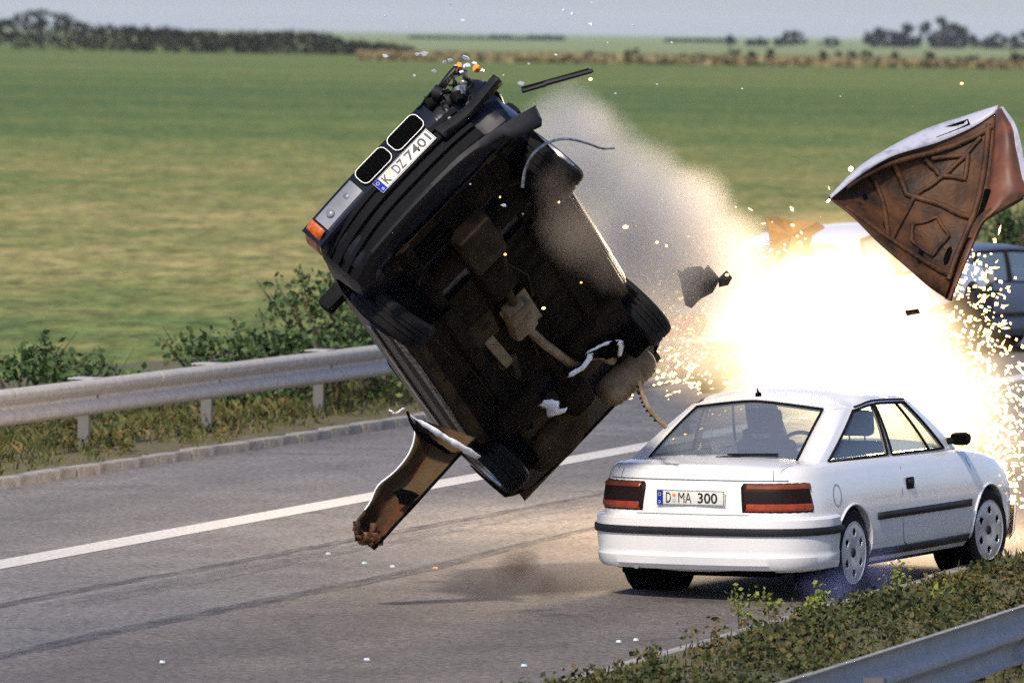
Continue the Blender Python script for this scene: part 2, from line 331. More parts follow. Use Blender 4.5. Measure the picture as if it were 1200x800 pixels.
MT['grass'] = leafmat('grass_blades', [(.03, .048, .014, 1), (.06, .068, .02, 1), (.095, .098, .030, 1), (.16, .11, .04, 1)], 1.6)
MT['leaf'] = leafmat('shrub_leaves', [(.02, .042, .014, 1), (.038, .075, .022, 1), (.07, .11, .035, 1), (.12, .13, .045, 1)], 2)
MT['leaf_far'] = leafmat('far_shrub_leaves', [(.009, .012, .010, 1), (.017, .018, .012, 1), (.035, .028, .017, 1)], .3)
MT['leaf_tree'] = leafmat('far_tree_leaves', [(.006, .009, .014, 1), (.011, .015, .019, 1), (.018, .022, .024, 1)], .1)
MT['leaf_median'] = leafmat('median_leaves', [(.016, .024, .008, 1), (.035, .045, .012, 1), (.075, .078, .02, 1), (.13, .075, .022, 1)], 1.3)
MT['leaf_bright'] = leafmat('bright_leaves', [(.10, .13, .025, 1), (.22, .24, .04, 1)], 3)
MT['dry'] = leafmat('dry_grass', [(.16, .12, .06, 1), (.22, .17, .08, 1), (.14, .14, .06, 1)], .2)

# ------------------------------------------------------------------ ground, road, markings
o = meshobj('ground', [(-9000, -200, -.10), (9000, -200, -.10), (9000, 22000, -.10), (-9000, 22000, -.10)], [(0, 1, 2, 3)], MT['field'], smooth=False)
tag(o, 'broad field of green and yellowing crop reaching to the horizon', kind='structure')
RM = Matrix(((RN.x, RD.x, 0, RO.x), (RN.y, RD.y, 0, RO.y), (0, 0, 1, 0), (0, 0, 0, 1)))   # road frame: x across, y along
def strip(name, o0, o1, s0, s1, z, m, ns=1, kind='structure', label=None, z1=None):
    P = [[Vector((o0, s0 + (s1 - s0) * i / ns, z)), Vector((o1, s0 + (s1 - s0) * i / ns, z if z1 is None else z1))] for i in range(ns + 1)]
    mb = MB().grid(P, flip=True); ob = mb.build(name, m, smooth=False); ob.matrix_world = RM
    return tag(ob, label, kind=kind)
S0, S1 = -60, 400
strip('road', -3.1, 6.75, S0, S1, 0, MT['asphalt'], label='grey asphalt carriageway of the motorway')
strip('far_carriageway', 11.9, 22, S0, S1, 0, MT['asphalt'])
strip('road_marking', -.16, .17, S0, S1, .004, MT['line'], label='solid white edge line along the hard shoulder')
def path_strip(name, pts, w, z, m, taper=True):
    pts = [(s, o_) for s, o_ in pts]; n = 60
    c_ = catmull([Vector((o_, s, 0)) for s, o_ in pts], n); P = []
    for i, p in enumerate(c_):
        k = w * (1 if not taper else min(1, .35 + (n - i) / 18))
        P.append([Vector((p.x - k / 2, p.y, z)), Vector((p.x + k / 2, p.y, z))])
    ob = MB().grid(P, flip=True).build(name, m, smooth=False); ob.matrix_world = RM; tag(ob, kind='structure'); return ob
path_strip('skid_mark', [(-40, 1.3), (-11.5, 1.37), (-8.4, 1.47), (-4.2, 1.52), (-1.3, 1.6), (6, 1.75)], .17, .005, MT['skid'])
path_strip('skid_mark', [(-40, 2.75), (-15.2, 2.8), (-11.3, 2.85), (-7, 2.95), (-4.3, 2.86), (0, 2.8)], .21, .005, MT['skid'])
path_strip('skid_mark', [(-11.4, 1.75), (-7, 1.78), (-3, 1.8), (4, 2.0)], .35, .0045, MT['skid_soft'])
# verge beyond the road, rising a little, and the planted central strip
def verge(name, oo, zz, m, s0=S0, s1=S1, amp=.03):
    ns = 240; P = []
    for i in range(ns + 1):
        s = -40 + (120) * i / ns if 0 < i < ns else (s0 if i == 0 else s1)
        row = []
        for k, (a, z) in enumerate(zip(oo, zz)):
            dz = amp * mnoise.noise(Vector((s * .6, a * 1.3, 3))) if 0 < k < len(oo) - 1 else 0
            row.append(Vector((a, s, z + dz)))
        P.append(row)
    ob = MB().grid(P, flip=True).build(name, m); ob.matrix_world = RM; return tag(ob, kind='structure')
verge('verge', [-12, -9, -7, -6, -5, -4.4, -3.9, -3.5, -3.24], [-.16, .0, .10, .14, .15, .15, .13, .11, .085], MT['soil'])
verge('central_reservation', [6.89, 7.1, 7.6, 8.4, 9.3, 10.2, 11.2, 11.9], [.10, .10, .11, .12, .12, .12, .10, .0], MT['soil'])
# kerb stones, one by one
def kerb(name, o0, sgn, s_from, s_to, lab):
    root = empty(name, RM); tag(root, lab, kind='structure')
    for k in range(int((s_to - s_from) / 1.0)):
        L = 1.0
        mb = MB().box((0, 0, 0), (.135, L - .018, .22), bev=.012)
        if k == 0: me = mb.build('kerb_stone', MT['kerb'], root); first = me
        else: me = bpy.data.objects.new('kerb_stone', first.data); COL.objects.link(me); me.parent = root
        me.location = (o0 + sgn * .07 + rnd.uniform(-.006, .006), s_from + (k + .5) * L, -.02 + rnd.uniform(-.007, .007))
        me.rotation_euler = (rnd.uniform(-.005, .005), rnd.uniform(-.02, .02), rnd.uniform(-.008, .008))
    return root
kerb('far_kerb', -3.1, -1, -22, 60, 'concrete kerb stones edging the hard shoulder')
kerb('near_kerb', 6.75, 1, -22, 30, 'concrete kerb stones beside the planted central strip')

# ------------------------------------------------------------------ guard rails
def rail_profile(face):               # W beam: (out, z) out positive towards the traffic
    pr = [(-.004, .748), (.012, .752), (.040, .738), (.060, .715), (.064, .700), (.063, .668), (.056, .655), (.014, .612), (.002, .600), (.000, .585), (.002, .570), (.014, .558), (.056, .526), (.063, .512), (.064, .480), (.060, .465), (.040, .446), (.012, .430), (-.004, .434)]
    return [(face * a, z) for a, z in pr]
def guardrail(name, o0, face, ss, post_s, lab):
    root = empty(name, RM, lab, 'guard rail')
    pr = rail_profile(face)
    first = None
    for i in range(len(ss) - 1):
        a, b_ = ss[i], ss[i + 1]
        if first is None:
            P = [[Vector((o0 + x, y, z)) for x, z in pr] for q, y in ((0, 0), (0, .02), (0, .04), (1, (b_ - a) + .12), (1, (b_ - a) + .14), (1, (b_ - a) + .16))]
            ob = MB().grid(P).build('beam', MT['galv'], root, ang=32); solidify(ob, .004, 0); first = ob
        else:
            ob = bpy.data.objects.new('beam', first.data); COL.objects.link(ob); ob.parent = root; solidify(ob, .004, 0)
        ob.location = (.0045 * face * (i % 2), a, .002 * (i % 2))
    fp = None
    for s in post_s:
        if fp is None:
            mb = MB()
            px = o0 - face * .12
            for dx, dy, w, d in ((0, 0, .10, .006), (-.05, .024, .006, .05), (.05, .024, .006, .05)):
                mb.box((px + dx, dy, .33 if o0 < 0 else .28), (w, d, .78))
            fp = mb.build('post', MT['galv_post'], root, smooth=False)
            mb = MB().box((o0 - face * .055, 0, .62 if o0 < 0 else .52), (.07, .09, .24 if o0 < 0 else .1), bev=.006)
            if o0 < 0: mb.box((o0 - face * .10, 0, .752), (.24, .30, .012))
            sp0 = mb.build('spacer', MT['galv'], fp, smooth=False)
            b0 = MB().lathe([(0, face * .012), (.014, face * .010), (.016, 0)], Matrix.Translation((o0 + face * .004, .03, .585)) @ Matrix.Rotation(R(-90), 4, 'Z'), 8).build('bolt', MT['galv_post'], fp); q = (fp, sp0, b0)
        else:
            p_ = fp.copy(); COL.objects.link(p_); q = [p_]
            for ch in (sp0, b0):
                cc = ch.copy(); COL.objects.link(cc); cc.parent = p_
        q[0].location = (0, s, 0)
    return root
guardrail('guard_rail', -3.82, 1, [-14 + 4 * k for k in range(30)], [1.02 - 3.36 * 4 + 3.36 * k for k in range(30)], 'galvanised double wave guard rail on posts along the far verge')
guardrail('guard_rail', 9.93, -1, [-30.5 + 4 * k for k in range(12)], [-29.6 + 4 * k for k in range(10)], 'near guard rail crossing the bottom right corner in front of low shrubs')

# ------------------------------------------------------------------ vegetation
def leaf_faces(mb, c_, size, rg, aspect=1.6, up=0.0):
    d = Vector((rg.gauss(0, 1), rg.gauss(0, 1), rg.gauss(0, 1) + up)).normalized()
    e = d.cross(Vector((rg.gauss(0, 1), rg.gauss(0, 1), rg.gauss(0, 1)))).normalized()
    s = size * rg.uniform(.6, 1.3); w = s / aspect
    mb.v += [c_ - d * s * .5, c_ + e * w * .5, c_ + d * s * .5, c_ - e * w * .5]
    n = len(mb.v); mb.f.append((n - 4, n - 3, n - 2, n - 1)); mb.mi.append(0)
def clumps(mb, centers, n, size, rg, flat=1):
    for (cx, cy, cz, rx, rz) in centers:
        k = int(n * rx * rx * 1.0 + 12)
        for _ in range(k):
            v = Vector((rg.gauss(0, 1), rg.gauss(0, 1), rg.gauss(0, 1))).normalized() * (rg.random() ** .45)
            leaf_faces(mb, Vector((cx + v.x * rx, cy + v.y * rx, cz + v.z * rz)), size, rg)
def shrub(base, w, h, nclump, nleaf, leaf, m, lab, cat='shrub', group=None, seed=1, stems=5, name='shrub', sprigs=4, depth=.5):
    rg = random.Random(seed); root = empty(name, Matrix.Translation(base), lab, cat, group)
    mb = MB(); st = MB()
    for k in range(nclump):
        a = rg.uniform(-1, 1); zz = rg.uniform(.12, .95); ww = w * .5 * (1 - .5 * zz)
        r_ = rg.uniform(.12, .26) * min(w, h * 1.4)
        p = Vector((a * ww, rg.uniform(-depth, depth) * ww, zz * (h - r_ * .6)))
        clumps(mb, [(p.x, p.y, p.z, r_, r_ * .75)], nleaf / (r_ * r_), leaf, rg)
    for k in range(stems):
        tip = Vector((rg.uniform(-.45, .45) * w, rg.uniform(-.2, .2) * w, h * rg.uniform(.75, 1.02)))
        mid = Vector((tip.x * .35, tip.y * .4, tip.z * .5))
        st.tube([Vector((tip.x * .1, 0, -.1)), mid, tip], [.016 * h, .011 * h, .004 * h], 5)
        if k < sprigs:
            for j in range(26):
                q = rg.uniform(.45, 1.05); pp = mid.lerp(tip, (q - .4) / .6)
                leaf_faces(mb, pp + Vector((rg.gauss(0, .04), rg.gauss(0, .04), rg.gauss(0, .03))), leaf, rg)
    mb.build('foliage', m, root, smooth=False); st.build('stem', MT['bark'], root)
    return root
# shrubs behind the far guard rail (surveyed positions)
vs = [((20, 466, 68.5), 1.5, .95, 20, 'leftmost dark green shrub behind the far guard rail'),
      ((116, 458, 69.5), 1.1, .75, 16, 'small leafy shrub behind the rail, left of the gap with dry grass'),
      ((250, 450, 71.0), 1.3, .95, 26, 'bushy shrub with a thin upright sprig behind the guard rail'),
      ((318, 440, 72.0), 1.1, 1.0, 20, 'shrub with reddish tips between the sprig shrub and the flipped car'),
      ((385, 430, 73.0), 1.5, 1.55, 34, 'tallest shrub, standing behind the rail next to the flipped car'),
      ((440, 415, 74.5), 1.4, 1.0, 20, 'shrub half hidden behind the flipped dark car')]
for i, (p, w, h, nc, lab) in enumerate(vs):
    p = (p[0], p[1], p[2] + 1.2); b_ = pt(*p); b_.z = .05
    shrub(b_, w * 1.1, h * 1.02, nc, 38, .085, MT['leaf'], lab, group='shrubs behind the far guard rail', seed=20 + i, stems=9)
# small rank weeds under and behind the rail, and grass: nobody could count them
def tufts(name, spots, m, hgt, seed, lab, w=.012, lean=.5):
    rg = random.Random(seed); V = []; Fc = []
    for (x, y, z, k, hh) in spots:
        for _ in range(k):
            a = rg.uniform(0, 6.28); L = hgt * hh * rg.uniform(.5, 1.25); le = rg.uniform(.1, lean) * L
            bx, by = x + rg.gauss(0, .05), y + rg.gauss(0, .05)
            dx, dy = math.cos(a), math.sin(a); ww = w * rg.uniform(.6, 1.3)
            n = len(V)
            V += [(bx - dy * ww, by + dx * ww, z - .02), (bx + dy * ww, by - dx * ww, z - .02), (bx + dx * le * .5 + dy * ww * .6, by + dy * le * .5 - dx * ww * .6, z + L * .65), (bx + dx * le, by + dy * le, z + L * .9)]
            Fc.append((n, n + 1, n + 2, n + 3))
    ob = meshobj(name, V, Fc, m, smooth=False); ob.matrix_world = RM; return tag(ob, lab, 'grass', kind='stuff')
rg = random.Random(3); sp_ = []
for _ in range(15000):
    s = rg.uniform(-9, 30); q = rg.random() ** .8; o_ = -3.26 - q * 4.2
    d = mnoise.noise(Vector((s * .8, o_ * 1.6, 0)))
    if d < -.25 and o_ > -3.8: continue
    z = interp(o_, [(-9, 0), (-7, .10), (-6, .14), (-5, .15), (-4.4, .15), (-3.9, .13), (-3.5, .11), (-3.24, .085)])
    sp_.append((o_, s, z, 3 if o_ > -5 else 2, .45 + .9 * min(1, max(0, (-o_ - 3.3))) * (.7 + d)))
tufts('verge_grass', sp_, MT['grass'], .12, 5, 'short yellowish verge grass around the far guard rail posts', .010, 1.3)
sp_ = []
for _ in range(9000):
    s = rg.uniform(-27, -4); o_ = rg.uniform(6.92, 10.6)
    sp_.append((o_, s, .10, 3, .6 + .5 * mnoise.noise(Vector((s, o_, 4)))))
tufts('median_grass', sp_[:5000], MT['leaf_median'], .10, 6, 'thin grass between the low shrubs of the central strip', .008)
mb = MB(); rg = random.Random(12)
for _ in range(900):
    s = rg.uniform(-8, 30); o_ = rg.uniform(-6.2, -3.95) if rg.random() < .85 else rg.uniform(-3.95, -3.4)
    d = mnoise.noise(Vector((s * .7, o_ * .9, 17)))
    if d < -.05: continue
    r_ = rg.uniform(.06, .15); hh = .10 + .5 * d * min(1, (-o_ - 3.4))
    for _k in range(26):
        v = Vector((rg.gauss(0, 1), rg.gauss(0, 1), rg.gauss(0, 1))).normalized() * (rg.random() ** .45)
        leaf_faces(mb, Vector((o_ + v.x * r_, s + v.y * r_, .13 + hh * rg.random() + v.z * r_ * .6)), .06, rg)
ob = mb.build('weeds', MT['leaf_median'], smooth=False); ob.matrix_world = RM
tag(ob, 'low dark weeds growing under and behind the far guard rail', 'weeds', kind='stuff')
# low shrubs of the central strip as a continuous ground cover
mb = MB(); rg = random.Random(11)
for _ in range(1750):
    s = rg.uniform(-27, 2); o_ = 7.05 + rg.random() * 3.3
    d = mnoise.noise(Vector((s * .45, o_ * .7, 7)))
    tall = min(1, max(0, (-8.5 - s) / 3.5))
    hh = max(.02, (.06 + .20 * d) * min(1, .25 + (o_ - 7) * .7) + .015 * (o_ - 7)) * (1 - tall) + tall * max(.04, .17 + .25 * d)
    if s < -14: hh *= .75
    r_ = rg.uniform(.05, .12) if o_ < 7.6 else rg.uniform(.08, .17)
    for _k in range(38):
        v = Vector((rg.gauss(0, 1), rg.gauss(0, 1), rg.gauss(0, 1))).normalized() * (rg.random() ** .45)
        leaf_faces(mb, Vector((o_ + v.x * r_, s + v.y * r_, .12 + hh * rg.random() + v.z * r_ * .6)), .042, rg)
ob = mb.build('ground_cover', MT['leaf_median'], smooth=False); ob.matrix_world = RM
tag(ob, 'dense low green and brown ground cover shrubs filling the central strip', 'ground cover', kind='stuff')
for i, (px, py, Y, hh, lab) in enumerate([(868, 728, 47.2, .28, 'yellow green sprig at the road edge below the white car'), (905, 722, 47.0, .3, 'pair of bright leaves left of the rear wheel, on the central strip'),
                                     (957, 722, 46.9, .34, 'upright yellow green sprig under the rear wheel of the white car'), (1052, 700, 49.6, .3, 'yellow flowered sprig between the wheels of the white car'),
                                     (1105, 712, 48.6, .25, 'low bright sprig right of the yellow flowered one')]):
    b_ = pt(px, py, Y); b_.z = .1
    shrub(b_, .16, hh * .8, 2, 5, .036, MT['leaf_bright'], lab, 'plant', 'bright sprigs on the central strip', 70 + i, 3, 'sprig', 3)
ORD = 'first second third fourth fifth sixth seventh eighth ninth tenth eleventh twelfth thirteenth fourteenth fifteenth sixteenth seventeenth eighteenth nineteenth twentieth twenty-first twenty-second twenty-third twenty-fourth twenty-fifth twenty-sixth twenty-seventh twenty-eighth twenty-ninth thirtieth thirty-first thirty-second'.split()
# hedgerow on the left, far off
def gy(px, py, z=-.1):
    d = _f + _r * ((px - 600) / F) - _u * ((py - 400) / F); return CAMP + d * ((z - CH) / d.z)
mb = MB(); rg = random.Random(21)
prof = [(-40, 22), (0, 22), (14, 18), (22, 13), (45, 9), (72, 13), (88, 20), (105, 28), (200, 31), (230, 34), (290, 36), (350, 34), (385, 38), (410, 46), (450, 49), (475, 52), (485, 55)]
Yh = 1180.0
for _ in range(2600):
    px = rg.uniform(-60, 485); top = interp(px, prof) + rg.gauss(0, 1.2); bot = 52 + px * .028
    py = bot - (bot - top) * rg.random() ** .8
    r_ = rg.uniform(.3, .6)
    py += 3.5; p = pt(px, py, Yh + rg.uniform(-15, 25))
    for _k in range(9):
        v = Vector((rg.gauss(0, 1), rg.gauss(0, 1), rg.gauss(0, 1))).normalized() * rg.random() ** .4 * r_
        leaf_faces(mb, p + v, .45, rg, 1.2)
tag(mb.build('hedgerow', MT['leaf_far'], smooth=False), 'long dark hedgerow far across the field on the left', 'hedge', kind='stuff')
mb = MB()
for _ in range(9000):
    px = rg.uniform(420, 1290); bot = 66 + (px - 480) * .0195
    p = pt(px, bot, 1000 + rg.uniform(-25, 25)); p.z = rg.random() * .9
    leaf_faces(mb, p, 1.0, rg, 1.0)
tag(mb.build('dry_grass', MT['dry'], smooth=False), 'strip of dry brown grass between the two far fields', 'grass', kind='stuff')
for i in range(34):
    px = 690 + i * 15.4 + rg.uniform(-6, 6); big = px > 940
    if i in (2, 5, 9): continue
    p = pt(px, 70, 990 + rg.uniform(-12, 12)); p.z = -.1
    nb = globals().get('nb', 0) + 1
    shrub(p, rg.uniform(1.6, 3.2), rg.uniform(1.2, 2.5), 5, 14, .5, MT['leaf_far'], 'small dark bush, %s from the left in the row between the far fields' % ORD[nb - 1], 'bush', 'bushes in the far row', 200 + i, 2, 'far_bush', 0)
# trees on the horizon
def tree(px, pybase, Y, w, h, seed, lab, pointed=False):
    rg = random.Random(seed); p = pt(px, pybase, Y); p.z = -1
    root = empty('far_tree', Matrix.Translation(p), lab, 'tree', 'trees on the right horizon')
    tr = MB(); tr.tube([(0, 0, 0), (0, 0, h * .4), (.02 * w, 0, h * .8)], [.05 * h, .035 * h, .01 * h], 7)
    for k in range(4):
        a = rg.uniform(-1, 1); tr.tube([(0, 0, h * .3), (a * w * .3, 0, h * .6)], [.02 * h, .006 * h], 5)
    tr.build('trunk', MT['bark'], root)
    mb = MB()
    for k in range(30):
        zz = rg.uniform(.05, 1); lim = (math.sin(math.pi * min(1, .12 + .88 * zz)) ** .6 if not pointed else (1 - zz) ** .7 + .05)
        x = rg.uniform(-.5, .5) * w * lim; y = rg.uniform(-.5, .5) * w * lim; r_ = rg.uniform(.10, .2) * min(w, h)
        for _k in range(70):
            v = Vector((rg.gauss(0, 1), rg.gauss(0, 1), rg.gauss(0, 1))).normalized() * rg.random() ** .4 * r_
            q = Vector((x, y, zz * (h - r_ * .8))) + v
            if q.z > .2: leaf_faces(mb, q, .06 * h + .35, rg, 1.1)
    mb.build('crown', MT['leaf_tree'], root, smooth=False)
    return root
k3 = 2900 / F
for i, (px, w, top, lab, pt_) in enumerate([(855, 14, 33, 'tiny lone round tree, leftmost on the right horizon', 0), (888, 32, 35, 'low flat tree next to the lone round one on the horizon', 0), (927, 38, 27, 'rounded tree third from the left on the horizon', 0),
        (973, 26, 35, 'small low tree just left of the big dark tree group', 0), (1032, 44, 24, 'left tree of the big dark group on the horizon', 0), (1062, 36, 19, 'second tree of the big dark group, beside the tallest', 0), (1102, 62, 12, 'tallest tree of the big dark group on the horizon', 0),
        (1130, 40, 30, 'low right shoulder tree of the big dark group', 0), (1170, 42, 30, 'dark tree right of the gap in the horizon trees', 0), (1205, 40, 26, 'dark tree cut by the right edge of the photo', 0)]):
    base = 42 + (px - 800) * .0135
    tree(px, base, 2900, w * k3, (base - top) * k3 + 1.6, 300 + i, lab, pt_)
# dim woods along the horizon
mb = MB(); rg = random.Random(33)
for (a, b_, h_) in ((170, 215, 3), (480, 640, .8), (575, 600, 1.6), (620, 660, 2), (780, 850, 1.2)):
    for _ in range(700):
        px = rg.uniform(a, b_); p = pt(px, 30 + px * .0135, 3900); p.z = rg.random() ** 1.6 * h_ * .8 + .5 * mnoise.noise(Vector((px * .2, 0, 0)))
        leaf_faces(mb, p, 2.6, rg, 1)
tag(mb.build('distant_wood', MT['leaf_tree'], smooth=False), 'thin line of distant woods on the horizon', 'wood', kind='stuff')
# two dark shrubs at the right edge behind the blue car
b_ = pt(1200, 362, 106); b_.z = -.1
shrub(b_, 1.5, 1.75, 26, 60, .10, MT['leaf'], 'tall dark shrub at the right edge of the photo behind the blue car', seed=91, stems=8)

# ------------------------------------------------------------------ cars
class Car:
    """x forward, y left, z up; origin on the ground between the axles"""
    def __init__(s, half, zs, crown, levels, gb, gt_, n=84, zb=.20, jit=None):
        s.n = n
        h = catmull([Vector((x, -y, 0)) for x, y in half], n)      # right side, rear centre -> front centre
        s.h = h; s.zs = zs; s.cr = crown; s.lv = levels; s.zb = zb; s.jit = jit
        full = h + [Vector((p.x, -p.y, 0)) for p in h[-2:0:-1]]
        s.full = full; N = len(full); s.nr = []
        for i in range(N):
            t = (full[(i + 1) % N] - full[i - 1]).normalized(); s.nr.append(Vector((t.y, -t.x, 0)))
        s.gb, s.gt = gb, gt_
    def zsh(s, x): return sinterp(x, s.zs)
    def off(s, q): return interp(q, s.lv)
    def P(s, i, q, o=0):           # q 0..1 between bottom and shoulder
        p = s.full[i % len(s.full)]; z = s.zb + (s.zsh(p.x) - s.zb) * q
        p = p - s.nr[i % len(s.full)] * (s.off(q) - o); p = Vector((p.x, p.y, z))
        return s.jit(p) if s.jit else p
    def atz(s, i, z, o=0):
        p = s.full[i % len(s.full)]; q = (z - s.zb) / (s.zsh(p.x) - s.zb); return s.P(i, q, o)
    def side(s, x, z, o=0, sgn=-1):    # point on the side surface
        best = None
        lo = [p for p in range(s.n)]
        xs = [s.h[i].x for i in lo]; i = int(np.searchsorted(xs, x)); i = min(max(i, 1), s.n - 1)
        t = (x - xs[i - 1]) / (xs[i] - xs[i - 1] + 1e-9); p = s.atz(i - 1, z, o).lerp(s.atz(i, z, o), min(1, max(0, t)))
        return Vector((p.x, sgn * abs(p.y), p.z))
    def lidz(s, x, y):
        xs = [p.x for p in s.h]; i = min(max(int(np.searchsorted(xs, x)), 1), s.n - 1); w = abs(s.h[i].y) + 1e-6
        return s.zsh(x) + interp(x, s.cr) * (1 - min(1, abs(y) / w) ** 2)
    def body(s, name, m, root, arches, archr=.335, cut=None):
        N = len(s.full); qs = [q for q, _ in s.lv]; Q = sorted(set(list(qs) + [.05, .12, .2, .35, .65, .85, .9, .98]))
        mb = MB()
        mb.grid([[s.P(i, q) for q in Q] for i in range(N)], closed_u=True)
        for top in (1, 0):
            rows = []
            for i in range(s.n):
                a = s.P(i, top); b = s.P((N - i) % N, top); row = []
                for j in range(15):
                    t = -1 + 2 * j / 14; t = math.copysign(1 - (1 - abs(t)) ** 1.25, t)
                    p = a.lerp(b, (t + 1) / 2)
                    if top:
                        p.z += interp(p.x, s.cr) * (1 - t * t)
                        if cut: p.z -= cut(p.x, p.y)
                    row.append(p)
                rows.append(row)
            mb.grid(rows, flip=(top == 1))
        ob = mb.build(name, m, root, ang=28, merge=True)
        cb = MB()
        for x in arches:
            for sg in (-1, 1):
                prof = [(0, .52), (archr, .52), (archr, 1.2), (0, 1.2)]
                cb.lathe([(r_, h_) for r_, h_ in ((.001, .52), (archr, .52), (archr, 1.2), (.001, 1.2))], Matrix.Translation((x, 0, .315)) @ Matrix.Scale(sg, 4, (0, 1, 0)), 48)
        co = cb.build('cutter', None, root, smooth=False, merge=True)
        bmod = ob.modifiers.new('b', 'BOOLEAN'); bmod.operation = 'DIFFERENCE'; bmod.object = co; bmod.solver = 'EXACT'
        bpy.context.view_layer.update()
        dg = bpy.context.evaluated_depsgraph_get(); me = bpy.data.meshes.new_from_object(ob.evaluated_get(dg)); ob.modifiers.clear()
        ob.data = me; me.shade_smooth(); me.set_sharp_from_angle(angle=R(28))
        bpy.data.objects.remove(co)
        return ob
    def ribbon(s, name, pts, w, m, root, o=.003, sgn=-1, t=0):   # thin strip on the side following (x,z)
        mb = MB(); c_ = [Vector((x, 0, z)) for x, z in pts]; rows = []
        for i, p in enumerate(c_):
            d = (c_[min(i + 1, len(c_) - 1)] - c_[max(i - 1, 0)]).normalized(); nn = Vector((-d.z, 0, d.x))
            a, b = p + nn * w / 2, p - nn * w / 2
            rows.append([s.side(a.x, a.z, o, sgn), s.side(b.x, b.z, o, sgn)])
        ob = mb.grid(rows).build(name, m, root)
        if t: solidify(ob, t, 1)
        return ob
    # greenhouse: t in knots of gb/gt (right side, rear centre -> front centre)
    def G(s, t, q, o=0, sgn=-1, bulge=.03):
        def ev(tab):
            k = min(int(t), len(tab) - 2); u = t - k
            P_ = [Vector(p) for p in tab]; a = P_[k - 1] if k > 0 else Vector((P_[1].x, -P_[1].y, P_[1].z)); b, c_ = P_[k], P_[k + 1]
            d = P_[k + 2] if k + 2 < len(P_) else Vector((P_[-2].x, -P_[-2].y, P_[-2].z))
            cr = .5 * ((2 * b) + (c_ - a) * u + (2 * a - 5 * b + 4 * c_ - d) * u * u + (3 * b - a - 3 * c_ + d) * u ** 3)
            return b.lerp(c_, u).lerp(cr, .75)
        b = ev(s.gb); tp = ev(s.gt); p = b.lerp(tp, q)
        nx = Vector((p.x - .0, p.y * 2.2, 0)); c0 = Vector((b.x * .0, 0, 0))
        # outward: away from the roof centre, side walls outwards in y, screens outwards in x and up
        K = len(s.gb) - 1
        if t < 1: n_ = Vector((-.5, p.y * .6, .85))
        elif t > K - 1: n_ = Vector((.5, p.y * .6, .85))
        else: n_ = Vector((0, -1, .35))
        n_.normalize(); p = p + n_ * (bulge * 4 * q * (1 - q) * .5 + o)
        if sgn > 0: p = Vector((p.x, -p.y, p.z))
        return s.jit(p) if s.jit else p
    def patch(s, mb, t0, t1, q0, q1, o=0, sgn=-1, nt=10, nq=8):
        rows = [[s.G(t0 + (t1 - t0) * i / nt, q0 + (q1 - q0) * j / nq, o, sgn) for j in range(nq + 1)] for i in range(nt + 1)]
        mb.grid(rows, flip=(sgn > 0))
    def roof(s, name, m, root, holes, crown=.035):
        """everything of the greenhouse that is not in a hole; holes: (t0,t1,q0,q1)"""
        K = len(s.gb) - 1; mb = MB()
        ts = sorted(set([float(k) for k in range(K + 1)] + [h[0] for h in holes] + [h[1] for h in holes])); qs = sorted(set([0., 1.] + [h[2] for h in holes] + [h[3] for h in holes]))
        for sg in (-1, 1):
            for a, b in zip(ts, ts[1:]):
                for c_, d in zip(qs, qs[1:]):
                    mt, mq = (a + b) / 2, (c_ + d) / 2
                    if any(h[0] <= mt <= h[1] and h[2] <= mq <= h[3] for h in holes): continue
                    s.patch(mb, a, b, c_, d, 0, sg, max(1, int((b - a) * 10)), max(1, int((d - c_) * 8)))
        rows = []
        for i in range(K * 8 + 1):
            t = i / 8; a, b = s.G(t, 1, 0, -1), s.G(t, 1, 0, 1); row = []
            for j in range(13):
                u = -1 + 2 * j / 12; p = a.lerp(b, (u + 1) / 2); p.z += crown * (1 - abs(u) ** 2.5) * min(1, max(0, i / (K * 8) * (1 - i / (K * 8)) * 4 + .1)); row.append(p)
            rows.append(row)
        mb.grid(rows, flip=True)
        ob = mb.build(name, m, root, ang=40, merge=True); solidify(ob, .022, -1)
        return ob
    def frame(s, mb, t0, t1, q0, q1, o, sgn, w=.012, nt=14, nq=10):
        pts = [(t0 + (t1 - t0) * i / nt, q0) for i in range(nt)] + [(t1, q0 + (q1 - q0) * i / nq) for i in range(nq)] + [(t1 + (t0 - t1) * i / nt, q1) for i in range(nt)] + [(t0, q1 + (q0 - q1) * i / nq) for i in range(nq + 1)]
        mb.tube([s.G(t, q, o, sgn) for t, q in pts], w / 2, 6, False)

